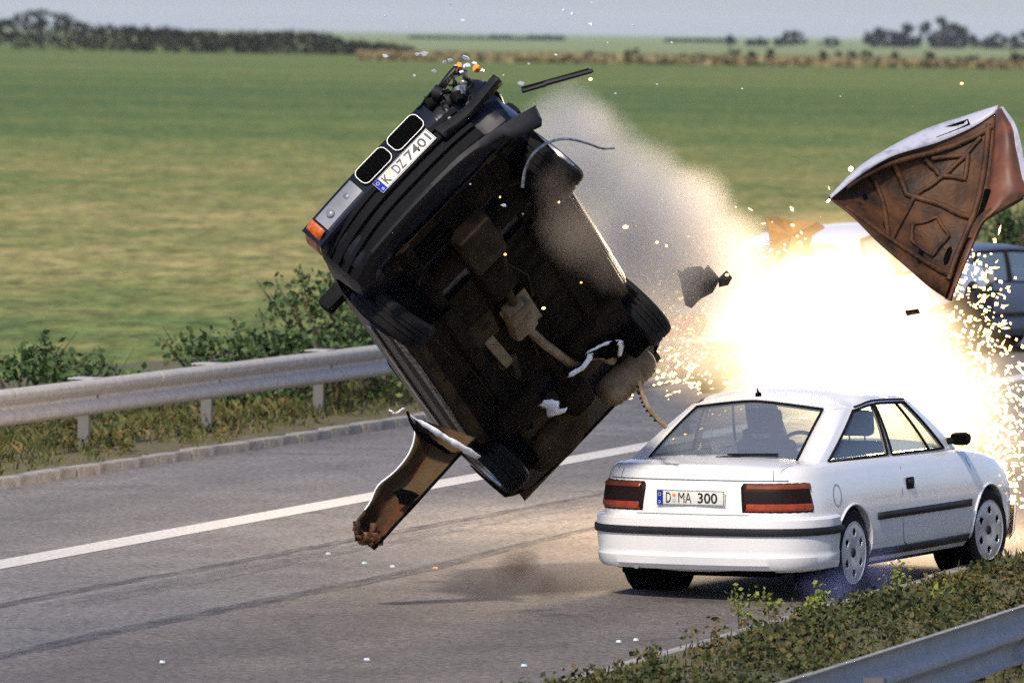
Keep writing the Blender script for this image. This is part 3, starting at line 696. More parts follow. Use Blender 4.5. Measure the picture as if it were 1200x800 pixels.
def disc(c_, r_, n=24): return [c_ + Vector((r_ * math.cos(2 * math.pi * k / n), 0, r_ * math.sin(2 * math.pi * k / n))) for k in range(n)]
def wheel(root, x, y, z, rad, style, rimr=.205, wid=.19, steer=0, m=None, cover=None):
    sg = 1 if y > 0 else -1
    M4 = Matrix.Translation((x, y, z)) @ Matrix.Rotation(steer, 4, 'Z') @ Matrix.Scale(sg, 4, (0, 1, 0))
    w = empty('wheel', Matrix.Identity(4)); w.parent = root
    h = wid / 2
    prof = [(rimr - .01, -h * .8), (rimr + .015, -h), (rad - .035, -h * 1.02), (rad - .008, -h * .85), (rad, -h * .6), (rad, -h * .42), (rad - .009, -h * .40), (rad - .009, -h * .34), (rad, -h * .32), (rad, -.012), (rad - .009, -.010), (rad - .009, .010), (rad, .012), (rad, h * .32), (rad - .009, h * .34), (rad - .009, h * .40), (rad, h * .42), (rad, h * .6), (rad - .008, h * .85), (rad - .035, h * 1.02), (rimr + .015, h), (rimr - .01, h * .8)]
    MB().lathe(prof, M4, 56).build('tyre', MT['rubber'], w, ang=25)
    mb = MB()
    if style == 'cover':                # moulded cover with six rounded openings round a raised centre
        def cov(r0, a):
            f = r0 / rimr; return h * (.80 + .30 * math.sin(min(1, f) * math.pi * .5 + .55) - .10)
        nr_, na = 22, 120; hole = []
        rows = []
        for i in range(nr_ + 1):
            r0 = .004 + (rimr + .012) * i / nr_
            rows.append([Vector((r0 * math.cos(a), cov(r0, a), r0 * math.sin(a))) for a in [2 * math.pi * k / na for k in range(na)]])
        base = len(mb.v); mb.v += [M4 @ v for row in rows for v in row]
        for i in range(nr_):
            for k in range(na):
                rc = rows[i][k].lerp(rows[i + 1][(k + 1) % na], .5); r0 = math.hypot(rc.x, rc.z); a = math.atan2(rc.z, rc.x)
                ph = ((a / (2 * math.pi) * 6) % 1 - .5) * 2 * math.pi / 6 * r0
                if (ph / .030) ** 2 + ((r0 - rimr * .70) / .026) ** 2 < 1: continue
                mb.f.append((base + i * na + k, base + i * na + (k + 1) % na, base + (i + 1) * na + (k + 1) % na, base + (i + 1) * na + k)); mb.mi.append(0)
        ob = mb.build('rim', cover or MT['cover'], w, ang=50); solidify(ob, .006, 0)
        hb = MB().lathe([(.001, h * 1.06), (.028, h * 1.05), (.034, h * .98), (.036, h * .9)], M4, 24); hb.build('hub_cap', MT['grey_plastic'], w)
        lp = MB().lathe([(rimr + .004, h * .93), (rimr + .014, h * 1.03), (rimr + .02, h * .97)], M4, 48); lp.build('rim_edge', MT['cover'], w)
    else:
        mb.lathe([(rimr + .012, h), (rimr, h * .98), (rimr - .015, h * .6), (rimr - .03, h * .2)], M4, 40)
        for k in range(5):
            a = 2 * math.pi * k / 5; R4 = M4 @ Matrix.Rotation(a, 4, 'Y')
            for e in (-1, 1): mb.tube([R4 @ Vector((.03, h * .55, .008 * e)), R4 @ Vector((rimr * .6, h * .5, .022 * e)), R4 @ Vector((rimr - .005, h * .62, .035 * e))], [.016, .013, .014], 6)
        mb.lathe([(.001, h * .7), (.045, h * .68), (.055, h * .4)], M4, 20)
        mb.build('rim', cover or MT['bare_metal'], w, ang=40)
    bd = MB().lathe([(.001, h * .25), (rimr - .005, h * .25), (rimr - .004, -h * .7), (.05, -h * .6), (.001, -h * .6)], M4, 28); bd.build('brake_drum', MT['gap'], w)
    return w

def font_text(name, txt, size, M4, m, parent, wx=1.0, ext=.0015):
    cu = bpy.data.curves.new(name, 'FONT'); cu.body = txt; cu.size = size; cu.extrude = ext; cu.align_x = 'LEFT'; cu.align_y = 'BOTTOM_BASELINE' if False else 'BOTTOM'
    cu.offset = size * .008; cu.space_character = 1.06; cu.resolution_u = 3
    ob = bpy.data.objects.new('t', cu); COL.objects.link(ob); bpy.context.view_layer.update()
    me = bpy.data.meshes.new_from_object(ob.evaluated_get(bpy.context.evaluated_depsgraph_get())); bpy.data.objects.remove(ob)
    me.materials.clear()
    me.transform(Matrix.Scale(wx, 4, (1, 0, 0)))
    xs = [v.co.x for v in me.vertices]; ys = [v.co.y for v in me.vertices]
    me.transform(M4 @ Matrix.Translation((-min(xs), -min(ys), 0)))
    me.name = name
    o = link(name, me, m, parent, False); return o, (max(xs) - min(xs))
def fit_text(name, txt, h, width, M4, m, parent):
    """lettering of cap height h, stretched to the given width; M4 at its lower left corner"""
    cu = bpy.data.curves.new(name, 'FONT'); cu.body = txt; cu.size = 1; cu.extrude = .0; cu.offset = .018 if len(txt) > 2 or txt in ('K', 'DZ') else (.0 if txt == 'MA' else .008); cu.resolution_u = 4
    ob = bpy.data.objects.new('t', cu); COL.objects.link(ob); bpy.context.view_layer.update()
    me = bpy.data.meshes.new_from_object(ob.evaluated_get(bpy.context.evaluated_depsgraph_get())); bpy.data.objects.remove(ob)
    me.materials.clear(); xs = [v.co.x for v in me.vertices]; ys = [v.co.y for v in me.vertices]
    me.transform(M4 @ Matrix.Diagonal((width / (max(xs) - min(xs)), h / (max(ys) - min(ys)), 1, 1)) @ Matrix.Translation((-min(xs), -min(ys), 0)))
    return link(name, me, m, parent, False)
def plate(root, M4, words, seals):
    """M4: plate centre, local x along the text, y up, z outwards"""
    def T(x, y, z): return M4 @ Vector((x, y, z))
    def quad(mb, x0, x1, y0, y1, z): mb.add([T(x0, y0, z), T(x1, y0, z), T(x1, y1, z), T(x0, y1, z)], [(0, 1, 2, 3)])
    rot = M4.to_3x3()
    pl = MB().box(T(0, 0, 0), (.52, .11, .008), rot, .003).build('license_plate', MT['plate'], root)
    mb = MB()
    for (a, b, c_, d) in ((-.254, .254, .047, .051), (-.254, .254, -.051, -.047), (.250, .254, -.047, .047), (-.214, -.210, -.047, .047)): quad(mb, a, b, c_, d, .0055)
    mb.build('border', MT['ink'], pl, smooth=False)
    mb = MB(); quad(mb, -.257, -.214, -.052, .052, .0060); mb.build('euro_band', MT['plate_blue'], pl, smooth=False)
    mb = MB()
    for k in range(12):
        a = k * math.pi / 6; quad(mb, -.2355 + .011 * math.cos(a) - .0018, -.2355 + .011 * math.cos(a) + .0018, .022 + .011 * math.sin(a) - .0018, .022 + .011 * math.sin(a) + .0018, .0068)
    mb.build('star_ring', MT['yellow_star'], pl, smooth=False)
    fit_text('lettering', 'D', .020, .014, M4 @ Matrix.Translation((-.242, -.042, .0070)), MT['plate'], pl)
    for (txt, x, w) in words: fit_text('lettering', txt, .074, w, M4 @ Matrix.Translation((x, -.037, .0065)), MT['ink'], pl)
    for (x, y, r_, m) in seals:
        MB().add([T(x + r_ * math.cos(k * math.pi / 8), y + r_ * math.sin(k * math.pi / 8), .0072) for k in range(16)], [tuple(range(16))]).build('registration_seal', m, pl, smooth=False)
    return pl
def outline_sweep(car, idx, prof, name, m, root, close=False, ang=35, t=0):
    """sweep a (offset, z) profile along perimeter indices"""
    rows = []
    for i in idx:
        i %= len(car.full); p = car.full[i]; n_ = car.nr[i]; row = []
        for o, z in prof:
            q = p + n_ * o; q = Vector((q.x, q.y, z)); row.append(car.jit(q) if car.jit else q)
        rows.append(row)
    ob = MB().grid(rows).build(name, m, root, ang=ang)
    if t: solidify(ob, t, -1)
    return ob
def pose(loc, yaw, pit, rol):
    cy, sy, cp, sp, cr, sr = math.cos(yaw), math.sin(yaw), math.cos(pit), math.sin(pit), math.cos(rol), math.sin(rol)
    Rz = Matrix(((cy, -sy, 0), (sy, cy, 0), (0, 0, 1))); Ry = Matrix(((cp, 0, -sp), (0, 1, 0), (sp, 0, cp))); Rx = Matrix(((1, 0, 0), (0, cr, -sr), (0, sr, cr)))
    return Matrix.Translation(loc) @ (Rz @ Ry @ Rx).to_4x4()

# ---------------- the white coupe
CM = pose((2.234, 52.607, .0), R(64.7), R(.35), R(-.9))
coupe = empty('coupe', CM, 'white two door coupe seen from behind, braking beside the fireball on the near lane', 'car')
def crump(p):                       # the front right wing has been pushed in and buckled
    if p.x > 1.55:
        k = min(1, (p.x - 1.55) / .5); v = mnoise.noise_vector(p * 5.5)
        p = p + Vector((v.x * .05 - .03, v.y * .045, v.z * .04)) * k
    return p
half = [(-2.245, 0), (-2.225, .35), (-2.165, .60), (-2.05, .745), (-1.87, .815), (-1.6, .838), (-1.0, .845), (0, .845), (.9, .845), (1.5, .835), (1.85, .79), (2.06, .68), (2.19, .45), (2.24, .2), (2.25, 0)]
zs = [(-2.3, .935), (-2.15, .94), (-1.9, .955), (-1.4, .965), (-.6, .96), (.3, .945), (.9, .93), (1.3, .89), (1.8, .79), (2.15, .66), (2.3, .62)]
crown = [(-2.3, 0), (-2.15, .025), (-1.8, .04), (-1, .05), (.9, .07), (1.6, .07), (2.1, .04), (2.3, 0)]
lv = [(0, .085), (.08, .04), (.16, .012), (.3, .0), (.5, -.003), (.68, .006), (.82, .022), (.93, .045), (.975, .065), (1, .10)]
gb = [(-1.82, 0, .955), (-1.74, -.64, .93), (-1.62, -.74, .935), (-.40, -.765, .935), (.72, -.755, .925), (.98, -.67, .92), (1.22, 0, .95)]
gt_ = [(-1.08, 0, 1.372), (-.97, -.54, 1.312), (-.72, -.60, 1.322), (-.46, -.625, 1.358), (.16, -.60, 1.338), (.34, -.53, 1.325), (.50, 0, 1.385)]
W = Car(half, zs, crown, lv, gb, gt_, zb=.215, jit=crump)
def cabin(x, y): return .42 if -1.62 < x < .80 and abs(y) < .66 else (.12 if -1.62 < x < 1.02 and abs(y) < .62 else 0)
W.body('body', MT['white_paint'], coupe, (-1.30, 1.30), .335, cabin)
holes = [(0, .86, .06, .955), (2.05, 2.93, .06, .90), (3.0, 3.90, .05, .905), (5.1, 6, .05, .95)]
W.roof('roof', MT['white_paint'], coupe, holes, .075)
def glass_pair(car, name, m, root, a, b, c_, d, both=False):
    if both:
        mb = MB(); car.patch(mb, a, b, c_, d, -.006, -1, 14, 12); car.patch(mb, a, b, c_, d, -.006, 1, 14, 12)
        return mb.build(name, m, root, ang=60, merge=True)
    for sg in (-1, 1):
        mb = MB(); car.patch(mb, a, b, c_, d, -.006, sg, 10, 10); mb.build(name, m, root)
glass_pair(W, 'rear_window', MT['glass_rear'], coupe, 0, .86, .06, .955, True)
glass_pair(W, 'windscreen', MT['glass_side'], coupe, 5.1, 6, .05, .95, True)
glass_pair(W, 'quarter_window', MT['glass_side'], coupe, 2.05, 2.93, .06, .90)
glass_pair(W, 'door_window', MT['glass_side'], coupe, 3.0, 3.90, .05, .905)
for sg in (-1, 1):
    for (a, b, c_, d) in holes[1:3]:
        mb = MB(); W.frame(mb, a, b, c_, d, .003, sg, .020); mb.build('window_seal', MT['black_plastic'], coupe)
    mb = MB(); mb.tube([W.G(3.60, .05 + .86 * k / 6, .004, sg) for k in range(7)], .010, 6); mb.build('window_bar', MT['black_plastic'], coupe)
    mb = MB(); mb.tube([W.G(2.0 + .1 * k, .985 - .02, .006, sg) for k in range(21)], .007, 6); mb.build('drip_rail', MT['black_plastic'], coupe)
mb = MB()
for sg in (-1, 1): mb.tube([W.G(t, q, .004, sg) for t, q in [(.001 + .0859 * i * 10 / 10, .06) for i in range(11)] + [(.86, .06 + .0895 * i) for i in range(1, 11)] + [(.86 - .086 * i, .955) for i in range(1, 11)]], .009, 6)
mb.build('rear_window_seal', MT['black_plastic'], coupe)
mb = MB()
for q in [.15 + .075 * k for k in range(10)]:
    mb.tube([W.G(.0 + .78 * k / 8, q, -.008, -1) for k in range(9)][::-1] + [W.G(.78 * k / 8, q, -.008, 1) for k in range(1, 9)], .0006, 3, False)
mb.build('heating_wires', MT['black_plastic'], coupe)
# tail: lights, plate, bumper, boot lid joints
def rng(car, y0, y1):                # perimeter indices across the rear between two y values (right side negative)
    N = len(car.full); out = []
    for k in range(-car.n // 3, car.n // 3):
        p = car.full[k % N]
        if p.x < -1.5 and y0 <= p.y <= y1: out.append(k)
    return sorted(out, key=lambda k: car.full[k % N].y)
N_ = len(W.full)
def tailpath(y0, y1, nseg=28):       # finely resampled rear outline between lateral coordinates measured along the arc
    dense = catmull([W.full[k % N_] for k in range(-30, 31)], 900); dense = sorted(dense, key=lambda p: p.y) if False else dense
    return dense
dense = catmull([W.full[k % N_] for k in range(-32, 33)], 1400)     # left side -> rear centre -> right side
arc = [0]
for i in range(1, len(dense)): arc.append(arc[-1] + (dense[i] - dense[i - 1]).length)
mid = arc[min(range(len(dense)), key=lambda i: abs(dense[i].y))]
arc = [a - mid for a in arc]         # arc length from the centre line, positive to the right side
def rearpt(a, z, o=0):
    i = int(np.searchsorted(arc, a)); i = min(max(i, 1), len(arc) - 2); p = dense[i].lerp(dense[i + 1], (a - arc[i]) / (arc[i + 1] - arc[i]))
    t = (dense[i + 1] - dense[i - 1]).normalized(); n_ = Vector((t.y, -t.x, 0))
    if n_.dot(Vector((p.x + 1.2, p.y, 0))) < 0: n_ = -n_
    q = (z - W.zb) / (W.zsh(p.x) - W.zb); p = p + n_ * (o - W.off(min(1, max(0, q)))); return Vector((p.x, p.y, z))
def rearpatch(a0, a1, z0, z1, o, name, m, root, na=16, nz=4, t=0, slant0=0, slant1=0, bev=True):
    rows = []
    for i in range(na + 1):
        row = []
        for j in range(nz + 1):
            u = j / nz; A0, A1 = a0 + slant0 * u, a1 + slant1 * u; a = A0 + (A1 - A0) * i / na
            e = min(1, min(i, na - i, j * 2, (nz - j) * 2) / 1.0) if bev else 1
            row.append(rearpt(a, z0 + (z1 - z0) * u, o if e > 0 else -.004))
        rows.append(row)
    ob = MB().grid(rows).build(name, m, root, ang=30)
    if t: solidify(ob, t, -1)
    return ob
rearpatch(-.80, .80, .60, .622, .002, 'tail_joint', MT['gap_soft'], coupe, 40, 1)
for sg in (-1, 1):
    a_in, a_out = .375 * sg, .95 * sg
    lamp = rearpatch(a_in, a_out, .628, .850, .012, 'tail_light', MT['smoked'], coupe, 20, 6, slant0=-.02 * sg, slant1=(-.05 * sg))
    for (z0, z1, mm, inset) in ((.785, .842, MT['amber_dark'], .012), (.636, .722, MT['red_lens'], .012)):
        ob = rearpatch(a_in + inset * sg, a_out - .012 * sg, z0, z1, .016, 'lens', mm, lamp, 18, 3, slant1=-.012 * sg)
# boot lid cut lines, tail spoiler lip
mb = MB()
for sg in (-1, 1):
    rows = [[rearpt(sg * .60, z, .003), rearpt(sg * .606, z, .003)] for z in np.linspace(.855, .925, 5)]
    mb.grid(rows)
mb.build('boot_joint', MT['gap_soft'], coupe)
mb = MB()
for sg in (-1, 1):
    rows = []
    for x in np.linspace(-2.13, -1.70, 12):
        y = .62 + .03 * (x + 2.13); z = W.lidz(x, y) + .004; rows.append([Vector((x, sg * y, z)), Vector((x, sg * (y + .007), z))])
    mb.grid(rows)
mb.build('boot_joint', MT['gap_soft'], coupe)
rearpatch(-.72, .72, .855, .862, .0025, 'boot_joint', MT['gap_soft'], coupe, 40, 1, bev=False)
rearpatch(-.43, .43, .618, .622, .003, 'boot_joint', MT['gap_soft'], coupe, 20, 1, bev=False)
# bumper
rows = []
prof = [(-.02, .605), (.030, .600), (.050, .585), (.052, .530), (.052, .455), (.050, .37), (.042, .335), (.048, .325), (.040, .27), (.010, .235), (-.06, .228)]
amax = 1.27
for a in np.linspace(-amax, amax, 90):
    fade = min(1, (amax + .05 - abs(a)) / .25); rows.append([rearpt(a, z, o * (.25 + .75 * fade) + (W.off((z - W.zb) / .71) if z < .36 else 0)) for o, z in prof])
ob = MB().grid(rows, flip=False).build('rear_bumper', MT['white_paint'], coupe, ang=32)
rows = []
for a in np.linspace(-amax + .03, amax - .03, 90):
    rows.append([rearpt(a, z, o) for o, z in ((.045, .532), (.066, .530), (.070, .515), (.070, .495), (.066, .478), (.045, .475))])
MB().grid(rows).build('bumper_strip', MT['grey_plastic'], rear_b if False else ob, ang=30)
# plate
cpl = rearpt(0, .735, .0) + Vector((-.012, 0, 0))
M4 = Matrix(((0, 0, -1, cpl.x), (-1, 0, 0, cpl.y), (0, 1, 0, cpl.z), (0, 0, 0, 1)))
plate(coupe, M4, [('D', -.187, .038), ('MA', -.092, .100), ('300', .055, .150)], [(-.125, .018, .013, MT['orange_seal']), (-.125, -.018, .014, MT['silver_seal'])])
# valance, exhaust
MB().box((-1.98, 0, .235), (.35, 1.15, .10), bev=.02).build('rear_valance', MT['gap'], coupe)
MB().tube([(-1.9, .42, .26), (-2.24, .42, .255)], .028, 12).build('exhaust_pipe', MT['bare_metal'], coupe)
MB().box((-.0, 0, .215), (2.1, 1.44, .06), bev=.01).build('floor_pan', MT['gap'], coupe)
# sides
for sg in (-1, 1):
    gapm = MT['gap_soft']
    W.ribbon('door_joint', [(-.37, .87), (-.40, .70), (-.40, .45), (-.35, .33), (-.25, .30), (.3, .30), (.85, .30), (.94, .36), (.97, .55), (.95, .80), (.90, .865)], .007, gapm, coupe, .002, sg)
    W.ribbon('side_moulding', [(-.88, .545), (-.6, .545), (0, .542), (.6, .54), (.90, .54)], .052, MT['grey_plastic'], coupe, .004, sg, .012)
    W.ribbon('sill_trim', [(-.93, .285), (-.5, .28), (.3, .28), (.93, .285)], .05, MT['grey_plastic'], coupe, .004, sg, .01)
    hp = W.side(-.25, .745, .004, sg)
    hd = MB().box(hp, (.135, .014, .085), bev=.012).build('door_handle', MT['black_plastic'], coupe)
    MB().box(hp + Vector((0, .010 * sg, .012)), (.10, .014, .028), bev=.006).build('handle_grip', MT['grey_plastic'], hd)
    for xx in (-1.30, 1.30):
        mb = MB(); pts = []
        for k in range(29):
            a = R(-14 + 208 * k / 28); x, z = xx + .340 * math.cos(a), .315 + .340 * math.sin(a)
            if z > .235 and abs(x) < 1.9: pts.append(W.side(x, z, .0035, sg))
        mb.tube(pts, .009, 6); mb.build('arch_lip', MT['white_paint'], coupe)
    for xx in (-1.30, 1.30): MB().lathe([(.001, .505), (.333, .505), (.3335, .55), (.333, .80)], Matrix.Translation((xx, 0, .316)) @ Matrix.Scale(sg, 4, (0, 1, 0)), 48).build('wheel_liner', MT['gap'], coupe)
    # mirror
    b_ = W.G(4.15, .10, 0, sg)
    hs = MB().box(b_ + Vector((.03, sg * .085, .045)), (.10, .15, .095), Matrix.Rotation(sg * R(12), 3, 'Z'), .035).build('wing_mirror', MT['black_plastic'], coupe)
    MB().box(b_ + Vector((.02, sg * .03, .03)), (.07, .10, .05), bev=.015).build('mirror_foot', MT['black_plastic'], hs)
    MB().box(b_ + Vector((-.021, sg * .088, .045)), (.006, .12, .07), Matrix.Rotation(sg * R(12), 3, 'Z'), .002).build('mirror_glass', MT['gap'], hs)
# round filler flap on the right
pts = [W.side(-1.58 + .065 * math.cos(a), .735 + .075 * math.sin(a), .002, -1) for a in [2 * math.pi * k / 28 for k in range(29)]]
MB().tube(pts, .0022, 4, False).build('fuel_flap', MT['gap_soft'], coupe)
hp = W.side(-.25, .745, .004, -1)
for xx in (-1.30, 1.30):
    for yy in (-.745, .745): wheel(coupe, xx, yy, .312, .312, 'cover', steer=(R(-6) if xx > 0 else 0))
# front bumper hanging loose at the right corner
idx = [k for k in range(len(W.full)) if W.full[k].x > 1.78]
outline_sweep(W, idx, [(-.01, .52), (.05, .51), (.055, .42), (.04, .27), (0, .22)], 'front_bumper', MT['white_paint'], coupe, t=.01)
rows = []
for k in range(14):
    a = k / 13; rows.append([Vector((2.02 + .30 * a, -.84 - .05 * math.sin(a * 3), .58 - .10 * a + d)) for d in (.09 - .03 * a, .03, -.05, -.11 + .03 * a)])
solidify(MB().grid(rows).build('torn_bumper_end', MT['white_paint'], coupe), .012)
MB().box((2.13, -.87, .56), (.20, .03, .035), Matrix.Rotation(R(20), 3, 'Y'), .008).build('torn_moulding', MT['grey_plastic'], coupe)
mb = MB()
for sg in (-1, 1):
    rows = [[W.atz(k, .60, .008) if sg < 0 else Vector((W.atz(k, .60, .008).x, -W.atz(k, .60, .008).y, .60)), W.atz(k, .68, .0) if sg < 0 else Vector((W.atz(k, .68, 0).x, -W.atz(k, .68, 0).y, .68))] for k in range(70, 78)]
    mb.grid(rows)
mb.build('headlight', MT['lens'], coupe)
# aerial on the roof, wiper on the rear window
a_ = (W.G(0, 1, 0)) + Vector((.03, 0, .018))
MB().box(a_ + Vector((0, 0, .012)), (.06, .03, .03), bev=.008).tube([a_ + Vector((-.0, 0, .02)), a_ + Vector((-.025, 0, .06))], [.011, .004], 6).build('aerial', MT['gap'], coupe)
mb = MB(); mb.tube([W.G(0, .04, .02), W.G(.3, .09, .02), W.G(.62, .13, .02)], [.012, .008, .006], 6); mb.tube([W.G(.1, .10, .016), W.G(.62, .15, .016)], .007, 5); mb.build('rear_wiper', MT['black_plastic'], coupe)
# inside
def seat(root, x, y, w=.46, bh=.62, head=True):
    sroot = empty('seat', Matrix.Identity(4)); sroot.parent = root
    MB().box((x + .22, y, .42), (.50, w, .16), bev=.05).build('cushion', MT['seat'], sroot)
    MB().box((x - .06, y, .42 + bh / 2), (.15, w, bh), Matrix.Rotation(R(-14), 3, 'Y'), .06).build('backrest', MT['seat'], sroot)
    if head:
        MB().box((x - .15, y, .43 + bh + .11), (.11, .27, .19), Matrix.Rotation(R(-12), 3, 'Y'), .045).build('headrest', MT['seat'], sroot)
        mb = MB()
        for e in (-.06, .06): mb.tube([(x - .13, y + e, .40 + bh), (x - .145, y + e, .48 + bh)], .007, 6)
        mb.build('headrest_rod', MT['bare_metal'], sroot)
for y in (-.36, .36): seat(coupe, .05, y)
seat(coupe, -.82, 0, 1.15, .46, False)
MB().box((-1.36, 0, .93), (.70, 1.12, .025), bev=.01).build('parcel_shelf', MT['seat'], coupe)
MB().box((.93, 0, .80), (.36, 1.3, .16), bev=.05).build('dashboard', MT['black_plastic'], coupe)
tor = [Vector((.52 + .05 * math.sin(a), .36 + .19 * math.cos(a), .86 + .185 * math.sin(a))) for a in [2 * math.pi * k / 28 for k in range(29)]]
mb = MB().tube(tor, .015, 8, False); mb.tube([(.54, .18, .86), (.56, .36, .85), (.54, .54, .86)], .014, 6); mb.tube([(.56, .36, .85), (.8, .36, .78)], .03, 8); mb.build('steering_wheel', MT['black_plastic'], coupe)
MB().box((.58, 0, 1.195), (.05, .24, .06), bev=.02).build('inner_mirror', MT['black_plastic'], coupe)

# ---------------- the dark saloon, flung into the air with its underside towards the road
BM = pose((.174, 50.45, 1.885), 4.428, .424, .910)
saloon = empty('saloon', BM, 'black saloon flipped nose up in mid air, dirty underside and number plate showing', 'car')
def crump2(p):
    k = 0
    if p.x > 1.2: k = min(1, (p.x - 1.2) / .8) * (1 if p.y > .1 else .35) * (min(1, p.z / .6))
    v = mnoise.noise_vector(p * 4.2 + Vector((5, 1, 2)))
    p = p + Vector((v.x * .10 - .02, v.y * .08, v.z * .09)) * k
    if p.z > .85: w = mnoise.noise_vector(p * 2.2); p = p + Vector((w.x, w.y, w.z - .3)) * .07
    return p
half = [(-2.25, 0), (-2.24, .45), (-2.19, .70), (-2.05, .79), (-1.7, .83), (-1.0, .848), (0, .85), (1.0, .845), (1.6, .83), (1.92, .785), (2.05, .70), (2.10, .45), (2.12, .2), (2.125, 0)]
zs = [(-2.3, .88), (-2.1, .91), (-1.5, .92), (-.6, .90), (.4, .88), (1.0, .86), (1.6, .79), (2.0, .73), (2.2, .70)]
crown = [(-2.3, 0), (-2.1, .03), (-1.5, .05), (1, .06), (1.8, .05), (2.2, .01)]
lv = [(0, .10), (.06, .05), (.14, .01), (.3, .0), (.5, -.003), (.7, .004), (.85, .02), (.94, .045), (.98, .065), (1, .095)]
gb = [(-1.62, 0, .92), (-1.45, -.62, .89), (-1.15, -.735, .88), (-.25, -.76, .87), (.72, -.745, .86), (.95, -.66, .86), (1.15, 0, .90)]
gt_ = [(-.98, 0, 1.33), (-.90, -.50, 1.30), (-.70, -.555, 1.31), (-.20, -.585, 1.335), (.18, -.575, 1.32), (.32, -.51, 1.31), (.42, 0, 1.34)]
B = Car(half, zs, crown, lv, gb, gt_, zb=.20, jit=crump2)
B.body('body', MT['black_paint'], saloon, (-1.35, 1.35), .345)
bh = [(0, .86, .06, .95), (2.08, 2.94, .06, .9), (3.0, 3.92, .05, .9), (5.1, 6, .05, .95)]
B.roof('roof', MT['black_paint'], saloon, bh)
glass_pair(B, 'rear_window', MT['glass_dark'], saloon, 0, .86, .06, .95, True); glass_pair(B, 'windscreen', MT['glass_dark'], saloon, 5.1, 6, .05, .95, True)
glass_pair(B, 'rear_door_window', MT['glass_dark'], saloon, 2.08, 2.94, .06, .9); glass_pair(B, 'front_door_window', MT['glass_dark'], saloon, 3.0, 3.92, .05, .9)
for sg in (-1, 1):
    b_ = B.G(4.1, .1, 0, sg)
    MB().box(b_ + Vector((.02, sg * .15, .06)), (.11, .21, .13), bev=.035).box(b_ + Vector((.02, sg * .03, .02)), (.06, .12, .05), bev=.01).build('wing_mirror', MT['black_plastic'], saloon)
    B.ribbon('side_moulding', [(-.95, .47), (-.3, .47), (.3, .47), (.95, .47)], .05, MT['bare_metal'] if sg < 0 else MT['grey_plastic'], saloon, .006, sg, .012)
    B.ribbon('sill_edge', [(-.98, .245), (-.3, .235), (.3, .235), (.98, .245)], .03, MT['bare_metal'] if sg < 0 else MT['black_plastic'], saloon, .004, sg, .008)
for xx in (-1.35, 1.35):
    for yy in (-.735, .735): wheel(saloon, xx + (0 if xx < 0 else .02), yy, .23 if xx < 0 else .20, .305, 'spoke', .19, .205, steer=(R(-13) if xx > 0 else 0))
# front: grille kidneys, head lamps, indicator, plate, bumper
fx = 2.13
FM = Matrix(((0, 0, 1, fx), (1, 0, 0, 0), (0, 1, 0, 0), (0, 0, 0, 1)))   # local x -> car left, y -> up, z -> forward
def T(x, y, z=0): return FM @ Vector((x, y, z))
def rrect(cx, cy, w, h, r_, n=5, taper=0):
    out = []
    for qx, qy, a0 in ((1, 1, 0), (-1, 1, 90), (-1, -1, 180), (1, -1, 270)):
        for k in range(n + 1):
            a = R(a0 + 90 * k / n); out.append((cx + qx * (w / 2 - r_) + r_ * math.cos(a), cy + qy * (h / 2 - r_) + r_ * math.sin(a)))
    return out
rows = [[T(x, z, o + .02 - .05 * (abs(x) / .8) ** 2) for z, o in ((.765, -.035), (.755, .0), (.735, .010), (.57, .006), (.555, -.02))] for x in np.linspace(-.80, .38, 30)]
MB().grid(rows).build('front_panel', MT['nose_paint'], saloon)
for cx in (-.155, .155):
    fr = rrect(cx, .672, .275, .135, .045)
    fr = [(x, y) for x, y in fr]
    mb = MB(); mb.tube([T(x, y, .042) for x, y in fr + fr[:1]], .0038, 6, False)
    g = mb.build('grille_frame', MT['chrome'], saloon)
    mb = MB(); mb.add([T(x, y, .034) for x, y in fr], [tuple(range(len(fr)))]); mb.build('grille_opening', MT['gap'], g, smooth=False)
    mb = MB()
    for k in range(9): mb.box(T(cx - .11 + .0275 * k, .672, .037), (.006, .003, .115))
    mb.build('grille_bars', MT['gap'], g, smooth=False)
# right hand lamps (viewer's left)
rows = [[T(x, z, o + .045 - .05 * (abs(x) / .8) ** 2) for z, o in ((.735, -.02), (.725, .0), (.66, .006), (.60, .0), (.59, -.02))] for x in np.linspace(-.685, -.335, 14)]
hl = MB().grid(rows).build('headlight', MT['lens'], saloon)
for cx in (-.43, -.59):
    MB().lathe([(.001, .004), (.02, .002), (.03, -.004)], Matrix.Translation(T(cx, .662, .035)) @ Matrix.Rotation(R(-90), 4, 'Z'), 20).build('reflector', MT['lens'], hl)
rows = []
for k in range(12):
    a = k / 11; x = -.70 - .115 * math.sin(a * 1.5); zf = .015 - .26 * (1 - math.cos(a * 1.35)) ** 1.0
    rows.append([T(x, z, zf) for z in (.735, .69, .64, .60)])
solidify(MB().grid(rows, flip=True).build('indicator', MT['amber'], saloon), .008, 1)
# plate under the kidneys
plate(saloon, FM @ Matrix.Translation((0.0, .508, .075)), [('K', -.195, .048), ('DZ', -.098, .094), ('7401', .022, .215)], [(-.125, .020, .014, MT['green_seal']), (-.125, -.020, .011, MT['silver_seal'])])
# bumper bar with deep horizontal grooves
rows = []
for x in np.linspace(-.80, .50, 34):
    e = -.22 * (abs(x) / .8) ** 3
    rows.append([T(x, z, o + e) for z, o in ((.575, .02), (.565, .055), (.525, .062), (.52, .04), (.50, .04), (.495, .064), (.44, .066), (.435, .03), (.39, .03), (.385, .066), (.35, .07), (.345, .035), (.315, .035), (.30, .06), (.26, .05), (.22, .0))])
MB().grid(rows).build('front_bumper', MT['black_plastic'], saloon, ang=25)
